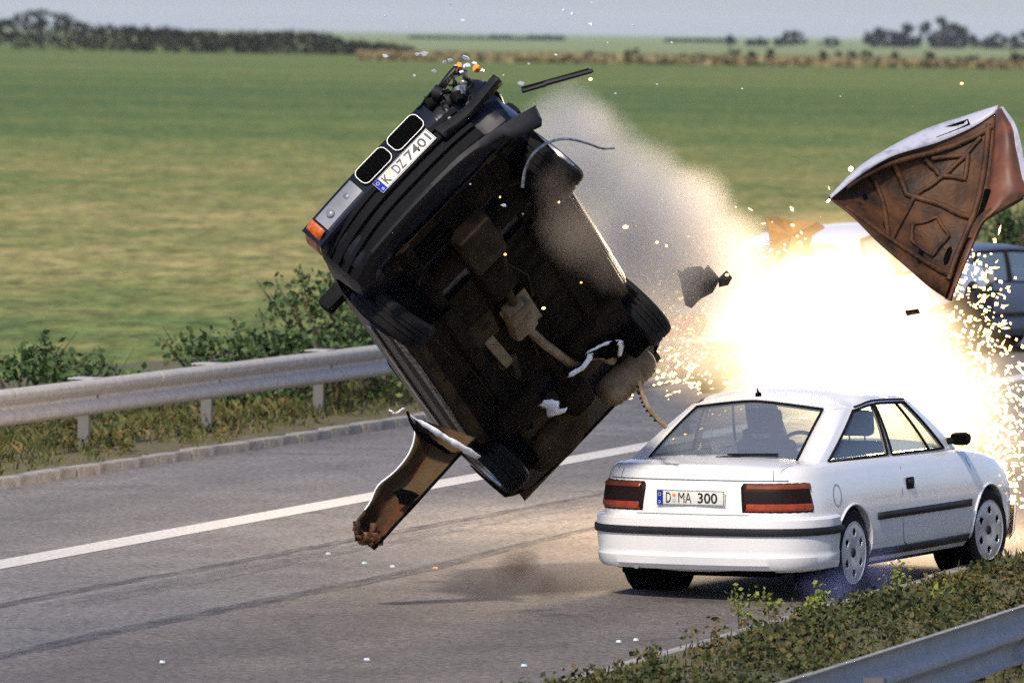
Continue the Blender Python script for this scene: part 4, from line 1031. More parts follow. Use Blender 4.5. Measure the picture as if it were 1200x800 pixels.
# lower lip torn half off: it stands away from the body on the left side
rows = []
for k in range(40):
    a = k / 39; x = -.62 + 1.50 * a; e = .07 + .10 * math.sin(a * 3.0) - .55 * max(0, a - .55) ** 1.5; z = .20 - .05 * a
    w = .02 + .06 * a ** 2 + (.05 if .80 < a < .97 else 0) - (.10 if a > .975 else 0)
    rows.append([T(x, z + .03, e - .02), T(x + .005, z + .01, e + .01), T(x, z - w * .5, e + .02 - .02 * a), T(x, z - w, e - .05 * a)])
solidify(MB().grid(rows).build('bumper_lip', MT['grey_plastic'], saloon, ang=50), .008, 0)
# the smashed left lamp: bent sheet, lamp bowls and brackets in the open corner
rg = random.Random(8)
solidify(MB().grid([[T(x, .765 + .012 * math.sin(x * 13), -.10 + .02 * math.sin(x * 30)), T(x, .76 + .012 * math.sin(x * 11), .02), T(x + .01, .742 + .012 * math.sin(x * 17), .04)] for x in np.linspace(.33, .72, 16)]).build('bent_bonnet_edge', MT['black_paint'], saloon), .006)
for k in range(26):
    x, z, y = rg.uniform(.36, .76), rg.uniform(.55, .73), rg.uniform(-.10, .04)
    m = rg.choice([MT['bare_metal'], MT['grey_plastic'], MT['bare_metal'], MT['lens'], MT['black_plastic']])
    rot = Matrix.Rotation(rg.uniform(0, 3), 3, 'X') @ Matrix.Rotation(rg.uniform(0, 3), 3, 'Y')
    if k % 4 == 0:
        p = T(x, z, y); q = p + Vector((rg.uniform(-.08, .08), rg.uniform(-.16, .16), rg.uniform(-.06, .06))); MB().tube([p, p.lerp(q, .5) + Vector((.03, 0, .02)), q], .009, 6).build('bent_bracket', m, saloon)
    elif k % 4 == 1: MB().lathe([(.03, -.02), (.04, 0), (.052, .03), (.054, .035)], Matrix.Translation(T(x, z, y)) @ rot.to_4x4(), 16).build('lamp_bowl', m, saloon)
    else:
        w, h = rg.uniform(.05, .14), rg.uniform(.02, .06)
        P = [[T(x, z, y) + rot @ Vector((w * (u - .5), h * (v - .5), .02 * math.sin(u * 5 + v * 3 + k))) for v in (0, .5, 1)] for u in np.linspace(0, 1, 5)]
        solidify(MB().grid(P).build('torn_sheet', m, saloon), .003)
solidify(MB().grid([[T(x, .53 - .05 * math.sin(3 * (x - .3)), .05 + .03 * math.sin(x * 9)), T(x, .44 - .03 * math.sin(3 * (x - .3)), .085 + .03 * math.sin(x * 9)), T(x, .40, .03)] for x in np.linspace(.30, .84, 14)]).build('bumper_remnant', MT['grey_plastic'], saloon), .01)
solidify(MB().grid([[Vector((2.0 - .9 * a + .03 * math.sin(a * 14), .80 + .07 * a * math.sin(a * 6 + 1), z + .03 * math.sin(a * 9 + z * 9))) for z in (.62, .56, .50)] for a in np.linspace(0, 1, 16)]).build('crushed_wing', MT['black_paint'], saloon), .01)
# underside
def bx(name, c_, d, m, rz=0, bev=.012, rx=0): return MB().box(c_, d, Matrix.Rotation(rz, 3, 'Z') @ Matrix.Rotation(rx, 3, 'X'), bev).build(name, m, saloon)
rows = []
for i in range(61):
    x = -1.05 + 2.0 * i / 60; row = []
    for j in range(57):
        y = -.74 + 1.48 * j / 56
        z = .165 + .008 * mnoise.noise(Vector((x * 3, y * 3, 0)))
        t_ = abs(y) / .15
        if t_ < 1.25: z += .028 * (.5 + .5 * math.cos(min(1, max(0, (t_ - .75) * 2)) * math.pi))
        for yy in (-.44, .44):
            if abs(y - yy) < .045: z -= .042
        z -= .014 * (math.sin(x * 26) > .2) * (.2 < abs(y) < .37 or .52 < abs(y) < .62)
        row.append(Vector((x, y, z)))
    rows.append(row)
MB().grid(rows).build('floor_pressing', MT['belly'], saloon, ang=30)
for y in (-.60, .60): bx('sill_rail', (0, y * 1.2, .185), (1.95, .075, .05), MT['belly_brown'])
for y in (-.42, .42): bx('chassis_rail', (1.45, y, .20), (1.05, .09, .10), MT['belly']); bx('chassis_rail', (-1.55, y * 1.1, .22), (1.0, .09, .08), MT['belly'])
bx('front_subframe', (1.30, 0, .165), (.22, 1.05, .09), MT['belly'], bev=.03); bx('front_cross_member', (1.86, 0, .21), (.10, 1.25, .08), MT['belly'])
bx('engine_sump', (1.35, .02, .13), (.55, .30, .17), MT['belly_brown'], bev=.04); bx('gearbox', (.80, 0, .17), (.62, .24, .17), MT['belly'], bev=.06)
bx('splash_shield', (1.78, .0, .175), (.40, 1.0, .02), MT['belly'])
for x in (1.62, 1.70, 1.78, 1.86): bx('shield_slot', (x, -.25, .160), (.025, .34, .012), MT['gap'], bev=.004)
bx('heat_shield', (.05, .0, .150), (.50, .25, .012), MT['heat_metal'], bev=.004)
bx('catalyser', (.10, -.03, .105), (.34, .22, .13), MT['heat_metal'], R(8), .045); bx('catalyser_clamp', (.31, -.03, .11), (.05, .15, .10), MT['heat_metal'], R(8), .02)
bx('cable_duct', (-.10, -.28, .155), (.50, .085, .05), MT['heat_metal'], R(-3)); bx('cable_duct', (-.45, -.24, .15), (.30, .06, .04), MT['belly_brown'], R(10))
bx('floor_cover', (.28, -.28, .165), (.34, .22, .03), MT['belly_brown'], R(4)); bx('floor_cover', (-.75, -.47, .165), (.4, .26, .03), MT['belly'])
bx('fuel_tank', (-.95, .40, .145), (.42, .52, .15), MT['belly'], bev=.05); bx('fuel_tank', (-.95, -.42, .155), (.38, .42, .12), MT['belly'], bev=.05)
bx('rear_subframe', (-1.32, 0, .165), (.16, 1.0, .10), MT['belly_brown'], bev=.03); bx('differential', (-1.42, 0, .15), (.40, .24, .22), MT['belly'], bev=.07)
MB().tube([(-.05, -.03, .11), (-.5, .02, .12), (-1.0, .10, .12), (-1.25, .30, .14), (-1.55, .38, .16)], .034, 10).build('exhaust_pipe', MT['heat_metal'], saloon)
MB().tube([(1.30, .18, .12), (1.0, .12, .11), (.6, .02, .12), (.25, -.02, .11)], .030, 10).build('exhaust_pipe', MT['belly_brown'], saloon)
MB().tube([(.55, 0, .17), (-1.2, 0, .16)], .032, 10).build('propeller_shaft', MT['belly'], saloon)
# ridged silencer hanging at the rear left corner
prof = []
for k in range(41): u = k / 40; prof.append((.135 * (1 - abs(2 * u - 1) ** 6) ** .5 * (1 + .03 * math.sin(u * 75)), -.25 + .5 * u))
MB().lathe([(max(.001, a), b_) for a, b_ in prof], Matrix.Translation((-1.86, .40, .15)) @ Matrix.Rotation(R(8), 4, 'Z'), 30).build('silencer', MT['heat_metal'], saloon, ang=60)
MB().tube([(-2.0, .42, .16), (-2.30, .44, .18)], .026, 10).build('tail_pipe', MT['heat_metal'], saloon)
MB().lathe([(.001, -.05), (.26, -.05), (.30, -.02), (.31, .05)], Matrix.Translation((-1.85, -.25, .20)) @ Matrix.Rotation(R(90), 4, 'X'), 30).build('spare_wheel_well', MT['belly_brown'], saloon)
for sg in (-1, 1):
    mb = MB()
    mb.tube([(1.25, sg * .25, .17), (1.32, sg * .62, .15), (1.36, sg * .62, .15), (1.60, sg * .36, .18)], .024, 8); mb.build('control_arm', MT['belly_brown'], saloon)
    MB().tube([(1.12, sg * .15, .2), (1.16, sg * .62, .18)], .013, 6).build('track_rod', MT['bare_metal'], saloon)
    mb = MB(); mb.tube([(-.85, sg * .58, .19), (-1.1, sg * .60, .17), (-1.35, sg * .62, .17)], [.04, .045, .05], 8); mb.build('trailing_arm', MT['belly'], saloon)
    MB().tube([(-1.40, sg * .12, .18), (-1.35, sg * .62, .22)], .022, 8).build('drive_shaft', MT['belly_brown'], saloon)
    MB().tube([(1.36, sg * .56, .2 + .35 * k / 60) if 0 else Vector((1.36 + .05 * math.cos(k * .7), sg * .56 + .05 * math.sin(k * .7), .2 + .3 * k / 60)) for k in range(60)], .009, 5).build('spring', MT['belly_brown'], saloon)
    for xx in (-1.35, 1.35): MB().lathe([(.001, .505), (.342, .505), (.3425, .55), (.342, .80)], Matrix.Translation((xx, 0, .316)) @ Matrix.Scale(sg, 4, (0, 1, 0)), 40).build('wheel_liner', MT['gap'], saloon)
for k in range(9):
    y0 = rg.uniform(-.6, .6); x0 = rg.uniform(-.9, .3); MB().tube([(x0, y0, .17), (x0 + .3, y0 + rg.uniform(-.05, .05), .155), (x0 + .7, y0 + rg.uniform(-.1, .1), .17)], .008, 5).build('brake_line', MT['belly_brown'], saloon)
# rear apron seen from below
rows = [[Vector((-1.62 - .68 * u, y, .21 - .012 * math.sin(u * 16) + .03 * u)) for u in np.linspace(0, 1, 20)] for y in np.linspace(-.72, .72, 16)]
MB().grid(rows).build('boot_floor', MT['boot_brown'], saloon, ang=40)
rows = []
for y in np.linspace(-.82, .82, 30):
    e = .28 * (abs(y) / .82) ** 5; rows.append([Vector((-2.20 + e, y, .20)), Vector((-2.31 + e, y, .25)), Vector((-2.34 + e, y, .40)), Vector((-2.33 + e, y, .55)), Vector((-2.24 + e, y, .60))])
MB().grid(rows).build('rear_bumper', MT['belly_brown'], saloon)
# torn white painted metal lodged in the underside
def torn(name, pts, m, parent, w, seed, thick=.003, label=None, z=None):
    rg = random.Random(seed); c_ = catmull(pts, 18); rows = []
    for i, p in enumerate(c_):
        t = (c_[min(17, i + 1)] - c_[max(0, i - 1)]).normalized(); s_ = t.cross(Vector((.3, .2, 1))).normalized(); k = w * (.35 + .65 * math.sin(math.pi * (i + 2) / 21)) * rg.uniform(.8, 1.15)
        rows.append([p + s_ * k * v + Vector((0, 0, 0)) + t.cross(s_) * (.16 * k * (1 - (2 * abs(v)) ** 2) + rg.uniform(-.003, .003)) for v in (-.5, -.2, .15, .5)])
    o = solidify(MB().grid(rows).build(name, m, parent, ang=50), thick, 0)
    if label: o['label'] = label
    return o
torn('torn_panel_scrap', [(-.98, .02, .06), (-1.03, .12, .05), (-1.02, .22, .05), (-.98, .26, .05)], MT['torn_white'], saloon, .14, 1, label='torn white scrap')
torn('torn_panel_scrap', [(-.90, .22, .04), (-1.02, .38, .03), (-1.20, .46, .04), (-1.36, .42, .05)], MT['torn_white'], saloon, .07, 2, label='long white torn edge')
torn('torn_panel_scrap', [(-1.0, .24, .05), (-1.12, .36, .05), (-1.28, .38, .06)], MT['gap'], saloon, .20, 3)
torn('torn_panel_scrap', [(-.98, -.25, .06), (-1.10, -.20, .04), (-1.22, -.22, .05), (-1.32, -.14, .05)], MT['torn_white'], saloon, .12, 4, label='crumpled white flake')

# ---------------- things in the air, each at its own distance
def air(px, py, Y): return pt(px, py, Y)
# torn rear wing of the dark car, dropping below it
wing = empty('torn_wing', Matrix.Translation(air(480, 570, 49.5)), 'rusty brown torn wing panel hanging below the flipped car, frayed at its lower end', 'car panel')
def wpt(px, py, dy=0): return air(px, py, 49.5 + dy) - air(480, 570, 49.5)
L_ = [(486, 490), (486, 512), (479, 532), (463, 552), (443, 569), (433, 590), (415, 614), (419, 632)]
R_ = [(558, 514), (539, 532), (521, 552), (501, 574), (483, 594), (466, 612), (448, 632), (437, 641)]
Lc = catmull([wpt(*p) for p in L_], 26); Rc = catmull([wpt(*p) for p in R_], 26); rows = []
rg = random.Random(4)
for i in range(26):
    row = []
    for j in range(11):
        u = j / 10; p = Lc[i].lerp(Rc[i], u); p = p + Vector((0, .12 * math.sin(math.pi * u) + .02 * mnoise.noise(Vector((i * .3, j * .4, 1))), 0))
        if i > 22: p = p + Vector((rg.uniform(-.02, .02), rg.uniform(-.03, .03), rg.uniform(-.03, .03)))
        row.append(p)
    rows.append(row)
MT['wing_in'] = mat('wing_inside', (.075, .050, .022, 1), .75, spec=.15, noise=(.03, .014, .007, 1), scale=2.6, dirt=(.13, .045, .018, 1), dscale=5, damt=.8, bump=.5)
solidify(MB().grid(rows).build('inner_skin', MT['wing_in'], wing), .012)
P = [wpt(460, 577, -.06), wpt(470, 572, -.06), wpt(483, 575, -.06), (wpt(492, 580, -.05)), wpt(478, 592, -.05), wpt(468, 590, -.06), wpt(466, 583, -.06)]
solidify(MB().add(P, [tuple(range(7))]).build('burnt_patch', MT['gap'], wing, smooth=False), .006)
mb = MB(); mb.tube([p + Vector((-.002, -.006, 0)) for p in Lc[:20]], .006, 6); mb.build('folded_edge', MT['torn_white'], wing)
mb = MB(); mb.tube([p + Vector((.0, -.01, 0)) for p in Rc], .012, 6); mb.build('folded_edge', MT['gap'], wing)
for k in range(9):
    a = wpt(416 + k * 3.5, 634 + (k % 3) * 2.5, rg.uniform(-.05, .05)); b_ = a + Vector((rg.uniform(-.04, .04), rg.uniform(-.03, .03), rg.uniform(.05, .14)))
    solidify(MB().grid([[a, a + Vector((.03, .01, .005))], [a.lerp(b_, .5) + Vector((.0, .03, 0)), a.lerp(b_, .5) + Vector((.04, .02, 0))], [b_, b_ + Vector((.05, 0, 0))]]).build('frayed_edge', MT['red_primer'] if k % 2 else MT['rust'], wing), .004)
torn('torn_strip', [wpt(487, 488), wpt(500, 497, -.1), wpt(520, 510, -.12), wpt(540, 522, -.14), wpt(560, 535, -.1)], MT['torn_white'], wing, .20, 9, label='white torn strip with bare edges')
torn('torn_strip', [wpt(478, 482, .02), wpt(487, 500), wpt(505, 515), wpt(527, 530)], MT['gap'], wing, .16, 10)
torn('torn_strip', [wpt(456, 480), wpt(464, 484), wpt(474, 478)], MT['torn_white'], wing, .07, 12)

# the bonnet thrown up by the blast
bon = empty('bonnet', Matrix.Translation(air(1100, 240, 53)), 'car bonnet blown off and folded, rust brown inside with a white outer edge', 'car bonnet')
O_ = air(1100, 240, 53)
def bp(px, py, dy=0): return air(px, py, 53 + dy) - O_
top = catmull([bp(973, 232, 0), bp(1008, 204, .25), (bp(1046, 182, .45)), bp(1098, 166, .6), bp(1140, 148, .7), bp(1168, 130, .75)], 36)
bot = catmull([bp(973, 232, 0), bp(1000, 253, -.05), bp(1030, 283, -.08), bp(1062, 311, -.08), bp(1090, 336, -.02), bp(1111, 351, .05)], 36)
fold = [(top[-1]), bp(1163, 190, .45), bp(1152, 245, .2), bp(1128, 300, .1), bot[-1]]
fold = catmull(fold, 36)
# triangular panel: rows run from the top edge to the bottom edge, the last row is the fold
rows = []
for i in range(36):
    u = i / 35; row = []
    for j in range(25):
        v = j / 24; base = top[i].lerp(bot[i], v)
        if i == 0: base = top[0]
        tgt = fold[int(v * 35)]; straight = top[-1].lerp(bot[-1], v)
        p = base + (tgt - straight) * (u ** 2.2)
        bul = math.sin(math.pi * v) * math.sin(math.pi * min(1, u * .9 + .05)) * .28
        p = p + Vector((0, bul + .012 * mnoise.noise(Vector((u * 6, v * 6, 0))), 0)); row.append(p)
    rows.append(row)
IN = rows
def bpt(u, v, o=0):
    i, j = u * 35, v * 24; a, b_ = int(min(i, 34)), int(min(j, 23)); p = IN[a][b_].lerp(IN[a + 1][b_], i - a).lerp(IN[a][b_ + 1].lerp(IN[a + 1][b_ + 1], i - a), j - b_)
    return p + Vector((0, -o, 0))
solidify(MB().grid(rows).build('inner_panel', MT['rust'], bon, ang=60), .012)
def rib(pts, r_, m=MT['rust'], name='stiffening_rib', fl=.6):
    P = []
    for (u0, v0), (u1, v1) in zip(pts, pts[1:]):
        P += [bpt(u0 + (u1 - u0) * k / 8, v0 + (v1 - v0) * k / 8, .012) for k in range(8)]
    P.append(bpt(*pts[-1], .012)); MB().tube(P, r_, 8).build(name, m, bon, ang=60)
rib([(.12, .10), (.98, .10)], .024); rib([(.12, .90), (.98, .90)], .022); rib([(.96, .08), (.96, .92)], .024); rib([(.45, .1), (.55, .45), (.95, .62)], .025, MT['rust'])
rib([(.50, .92), (.60, .45), (.92, .12)], .018); rib([(.30, .12), (.40, .5), (.48, .9)], .02); rib([(.62, .14), (.72, .30), (.86, .36), (.86, .20), (.66, .15)], .02); rib([(.62, .7), (.75, .62), (.86, .72), (.8, .85), (.64, .82), (.62, .7)], .016)
for (u, v, r_) in ((.45, .78, .035), (.72, .88, .04), (.90, .82, .035), (.28, .5, .03)):
    P = [bpt(u + .02 * math.cos(a), v + .05 * math.sin(a), .014) for a in [2 * math.pi * k / 10 for k in range(10)]]
    MB().add(P, [tuple(range(10))]).build('drain_hole', MT['gap'], bon)
# outer skin wraps round the top edge
out = catmull([bp(973, 231, .02), bp(1005, 199, .30), bp(1040, 176, .55), bp(1085, 153, .72), bp(1130, 138, .8), bp(1170, 125, .76)], 36)
rows = []
for i in range(36):
    k = min(1, i / 10) * min(1, (35 - i) / 8 + .1)
    rows.append([top[i] + Vector((0, -.012, -.01)), top[i].lerp(out[i], .35) + Vector((0, -.03 * k, 0)), top[i].lerp(out[i], .75) + Vector((0, 0, .006)), out[i] + Vector((0, .02, .004)), out[i] + Vector((0, .25, -.03)), top[i] + Vector((0, .55, -.05))])
solidify(MB().grid(rows).build('outer_skin', MT['skin_white'], bon, ang=60), .008)
mb = MB()
for (i0, i1, a0, a1) in ((19, 24, .35, .7), (24, 30, .3, .8)):
    P = [top[i].lerp(out[i], a0) + Vector((0, -.04, 0)) for i in range(i0, i1 + 1)] + [top[i].lerp(out[i], a1) + Vector((0, -.025, 0)) for i in range(i1, i0 - 1, -1)]
    mb.add(P, [tuple(range(len(P)))])
mb.build('burnt_patch', MT['gap'], bon)
# folded side flap, red primer
f1 = catmull([bp(1172, 127, .72), bp(1186, 150, .55), bp(1194, 185, .4), bp(1199, 212, .3), bp(1203, 226, .25), bp(1172, 245, .15), bp(1152, 258, .1), bp(1138, 290, .05), bp(1113, 351, .05)], 36)
rows = [[fold[i].lerp(f1[i], v) + Vector((0, -.10 * math.sin(math.pi * v) + .02 * mnoise.noise(Vector((i * .3, v * 4, 5))), 0)) for v in np.linspace(0, 1, 9)] for i in range(36)]
solidify(MB().grid(rows).build('folded_flap', MT['red_primer'], bon, ang=50), .012)
mb = MB(); mb.tube([f1[i] + Vector((.01, -.01, 0)) for i in range(0, 17)], [.016 + .012 * math.sin(i * .2) for i in range(17)], 6); mb.build('outer_edge', MT['skin_white'], bon)
mb = MB(); mb.tube([fold[i] + Vector((0, -.03, 0)) for i in range(16, 36)], .03, 6); mb.build('folded_crease', MT['gap'], bon)
mb = MB(); mb.tube([f1[i] + Vector((-.02, -.04, .0)) for i in range(16, 27)], .035, 8); mb.build('crumpled_rib', MT['rust'], bon)

# smaller flying pieces
def frag(name, poly, Y, m, lab, cat, tilt=.06, th=.02, seed=0):
    rg = random.Random(seed); cx = sum(p[0] for p in poly) / len(poly); cy = sum(p[1] for p in poly) / len(poly); O = air(cx, cy, Y)
    root = empty(name, Matrix.Translation(O), lab, cat)
    n = len(poly); V = [air(x, y, Y + tilt * math.sin(i * 1.7 + seed)) - O for i, (x, y) in enumerate(poly)] + [Vector((0, -.03, 0))]
    me = MB().add(V, [(i, (i + 1) % n, n) for i in range(n)]).build('sheet', m, root, smooth=False); solidify(me, th, 0)
    return root
trim = empty('trim_strip', Matrix.Translation(air(652, 96, 51)), 'straight black trim strip flying above the front wheel of the flipped car', 'trim strip')
def tp(px, py, dy=0): return air(px, py, 51 + dy) - air(652, 96, 51)
MB().tube([tp(612, 107), tp(636, 100, .03), tp(640, 98, .03), tp(692, 84, .1), tp(695, 83, .1)], [.028, .030, .033, .030, .026], 8, flat=.6).build('bar', MT['grey_plastic'], trim)
MB().tube([tp(611, 103), tp(640, 95, .03), tp(690, 81, .1)], .008, 6).build('edge_bead', MT['black_plastic'], trim)
hose = [air(*p) for p in ((612, 220, 49.0), (615, 200, 49.0), (625, 180, 49.0), (643, 167, 49.1), (665, 163, 49.3), (688, 168, 49.5), (705, 174, 49.6), (720, 174, 49.7))]
O2 = air(650, 180, 49.2); hp_ = catmull([p - O2 for p in hose], 40)
ho = MB().tube(hp_, [.013 - .006 * i / 40 for i in range(40)], 8).build('seal_strip', MT['bare_metal']); ho.location = O2; tag(ho, 'long curved grey rubber seal whipping off beside the left front wheel', 'seal strip')
hz = [air(*p) for p in ((749, 446, 50.6), (753, 462, 50.6), (760, 478, 50.5), (770, 490, 50.5), (781, 501, 50.5))]
O3 = air(765, 475, 50.5); hq = catmull([p - O3 for p in hz], 30)
h2 = empty('bent_tube', Matrix.Translation(O3), 'thin bent brassy tube hanging down behind the flipped car towards the white roof', 'tube')
MB().tube(hq, .016, 8).build('rod', MT['heat_metal'], h2)
mb = MB()
for p in hq[2:26:3]: mb.box(p + Vector((-.012, 0, -.012)), (.03, .02, .012))
mb.build('clip', MT['gap'], h2)
frag('scrap_sheet', [(794, 317), (800, 319), (804, 314), (822, 312), (826, 317), (830, 311), (843, 326), (842, 330), (835, 342), (820, 350), (810, 361), (804, 358), (799, 335)], 54.0, MT['grey_plastic'], 'dark angular piece of sheet flying left of the fireball', 'scrap sheet', .05)
frag('scrap_flake', [(843, 326), (852, 317), (858, 325), (853, 333), (843, 336)], 54.0, MT['grey_plastic'], 'small dark flake touching the angular sheet on its right', 'scrap sheet', .03, seed=2)
frag('scrap_flake', [(1061, 364), (1076, 362), (1078, 366), (1063, 369)], 53.6, MT['rust'], 'tiny brown splinter flying in front of the white hot fireball', 'scrap', .02, seed=3)
frag('scrap_flake', [(615, 497), (622, 493), (624, 500), (618, 503)], 49.5, MT['gap'], 'tiny dark chip right below the rear of the flipped car', 'scrap', .02, seed=5)
frag('loose_panel', [(897, 256), (912, 255), (930, 259), (956, 260), (966, 266), (950, 276), (952, 300), (925, 294), (912, 306), (903, 290), (901, 270)], 61.5, MT['ochre'], 'ragged ochre sheet panel at the left end of the pale roof line', 'car panel', .18, seed=6)
# glass splinters thrown up over the nose of the dark car
rg = random.Random(15)
spots = [(451, 66, 5), (489, 64, 5), (497, 63, 7), (485, 89, 4), (509, 84, 5), (521, 74, 5), (528, 71, 6), (536, 77, 6), (545, 68, 7), (548, 76, 6), (556, 74, 5), (565, 82, 5), (540, 84, 5), (590, 88, 2), (610, 98, 6), (528, 5, 3), (536, 14, 3), (542, 24, 4), (452, 19, 3), (476, 32, 2), (670, 16, 4), (691, 28, 3), (667, 22, 3), (693, 3, 3), (742, 30, 2), (787, 50, 3), (590, 241, 5), (613, 251, 3), (543, 132, 5), (527, 139, 6), (538, 187, 4), (551, 216, 2), (870, 104, 2), (770, 99, 2), (721, 110, 2), (620, 75, 3), (651, 64, 3), (660, 12, 3), (712, 50, 2), (985, 113, 2)]
spots.sort(); cnt_ = {}
for i, (x, y, s_) in enumerate(spots):
    r_ = s_ * .5 * 50 / F; n = 5; O = air(x, y, 49 + rg.uniform(-.6, .8) if y > 80 else 49.5 + rg.uniform(-1, 1)); a0 = rg.uniform(0, 6)
    rot = Matrix.Rotation(rg.uniform(-.8, .8), 3, 'X') @ Matrix.Rotation(rg.uniform(-.6, .6), 3, 'Z')
    V = [rot @ Vector((r_ * rg.uniform(.7, 1.4) * math.cos(a0 + k * 6.283 / n) * 1.2, 0, r_ * rg.uniform(.5, 1.1) * math.sin(a0 + k * 6.283 / n))) for k in range(n)]
    w = rot @ Vector((0, .008, 0)); V2 = V + [v + w for v in V]
    ob = meshobj('glass_splinter', V2, [tuple(range(n)), tuple(range(2 * n - 1, n - 1, -1))] + [(k, k + n, (k + 1) % n + n, (k + 1) % n) for k in range(n)], MT['shard'], smooth=False); ob.location = O
    where = 'the spray off the broken lamp of the flipped car' if (500 < x < 570 and 60 < y < 90) else ('the sky above the flipped car' if y < 36 else ('the air left of the car nose' if x < 500 else ('the air before the dark flipped car' if y > 125 and x < 620 else 'the air right of the flipped car')))
    tag(ob, 'glass splinter, %s from left in ' % ORD[cnt_.setdefault(where, 0)] + where, 'glass splinter', 'glass splinters, ' + where); cnt_[where] += 1
for i, (x, y, s_, lab) in enumerate([(539, 78, 10, 'larger left orange lens fragment above the smashed lamp'), (559, 80, 10, 'right orange lens fragment with a pointed tip above the smashed lamp')]):
    frag('lens_fragment', [(x - s_ / 2, y), (x - 2, y - s_ / 2), (x + 3, y - 3), (x + s_ / 2, y + 1), (x + 1, y + s_ / 2), (x - 4, y + 4)], 49.2, MT['shard_orange'], lab, 'lens fragment', .02, .006, seed=i)
for i, (x, y) in enumerate([(190, 776), (427, 660), (385, 649), (460, 664), (725, 752), (745, 750), (614, 780), (430, 773), (510, 666)]):
    O = gy(x, y, .012); r_ = .014
    V = [Vector((r_ * math.cos(k * 1.256 + i) * 1.5, r_ * math.sin(k * 1.256 + i), 0)) for k in range(5)]
    V2 = V + [v * .7 + Vector((0, 0, .014)) for v in V]
    ob = meshobj('road_fragment', V2, [tuple(range(4, -1, -1)), tuple(range(5, 10))] + [(k, (k + 1) % 5, (k + 1) % 5 + 5, k + 5) for k in range(5)], MT['shard'] if i != 8 else MT['shard_orange'], smooth=False); ob.location = O
    lab = ('yellowish chip lying on the asphalt right of the torn wing' if i == 8 else ('tiny pale fragment on the asphalt near the central strip' if x > 600 else 'tiny pale fragment on the asphalt in the lower left of the road'))
    tag(ob, lab, 'road fragment', None if i == 8 else ('fragments near the central strip' if x > 600 else 'fragments on the lower left asphalt'))

# ---------------- cars behind the fireball
def far_car(name, M4, paint, lab, bonnet_gone=False):
    root = empty(name, M4, lab, 'car')
    c2 = Car(half, zs, crown, lv, gb, gt_, zb=.22, n=60)
    c2.body('body', paint, root, (-1.35, 1.35), .335); hs_ = bh; c2.roof('roof', paint, root, hs_)
    glass_pair(c2, 'rear_window', MT['glass_dark'], root, 0, .86, .06, .95, True); glass_pair(c2, 'windscreen', MT['glass_dark'], root, 5.1, 6, .05, .95, True)
    for sg in (-1, 1):
        for nm, (a, b, c_, d) in (('rear_door_window', hs_[1]), ('front_door_window', hs_[2])):
            mb = MB(); c2.patch(mb, a, b, c_, d, -.006, sg, 8, 8); mb.build(nm, MT['glass_dark'], root)
            mb = MB(); c2.frame(mb, a, b, c_, d, .004, sg, .03); mb.build('window_seal', MT['black_plastic'], root)
        c2.ribbon('door_joint', [(-.15, .88), (-.15, .35), (-.05, .28), (.80, .28), (.92, .4), (.92, .85)], .008, MT['gap'], root, .003, sg)
        c2.ribbon('side_moulding', [(-.95, .5), (0, .5), (.95, .5)], .05, MT['grey_plastic'], root, .006, sg, .01)
        for xx in (-.35, .72): MB().box(c2.side(xx - .3, .78, .012, sg), (.15, .02, .03), bev=.006).build('door_handle', MT['black_plastic'], root)
        b_ = c2.G(4.1, .1, 0, sg); MB().box(b_ + Vector((.02, sg * .13, .06)), (.09, .18, .12), bev=.03).build('wing_mirror', MT['black_plastic'], root)
        rows = [[Vector((-2.255 + .25 * max(0, (y - .5)) ** 1.6, sg * y, z)) for z in (.62, .72, .82)] for y in np.linspace(.36, .80, 8)]
        MB().grid(rows).build('tail_light', MT['red_lens'], root)
        rows = [[Vector((2.135 - .25 * max(0, (y - .5)) ** 1.6, sg * y, z)) for z in (.56, .63, .70)] for y in np.linspace(.30, .78, 8)]
        MB().grid(rows).build('headlight', MT['lens'], root)
    for k0, k1, nm in ((-22, 23, 'rear_bumper'), (38, 81, 'front_bumper')):
        outline_sweep(c2, range(k0, k1), [(0, .56), (.045, .55), (.05, .42), (.03, .27), (0, .24)], nm, MT['grey_plastic'], root)
    for xx in (-1.35, 1.35):
        for yy in (-.735, .735): wheel(root, xx, yy, .305, .305, 'spoke', .19, .195)
    for y in (-.36, .36): seat(root, .05, y)
    return root
p = pt(1146, 500, 92)
far_car('saloon_car', pose((p.x, p.y, 0), R(44), 0, 0), MT['blue_paint'], 'blue grey saloon at the right edge, behind the flying bonnet and sparks')
far_car('burning_car', pose((3.05, 67.0, .86), R(66), R(5), R(-4)), MT['pale_paint'], 'pale car inside the fireball, only its roof line showing above the flames')

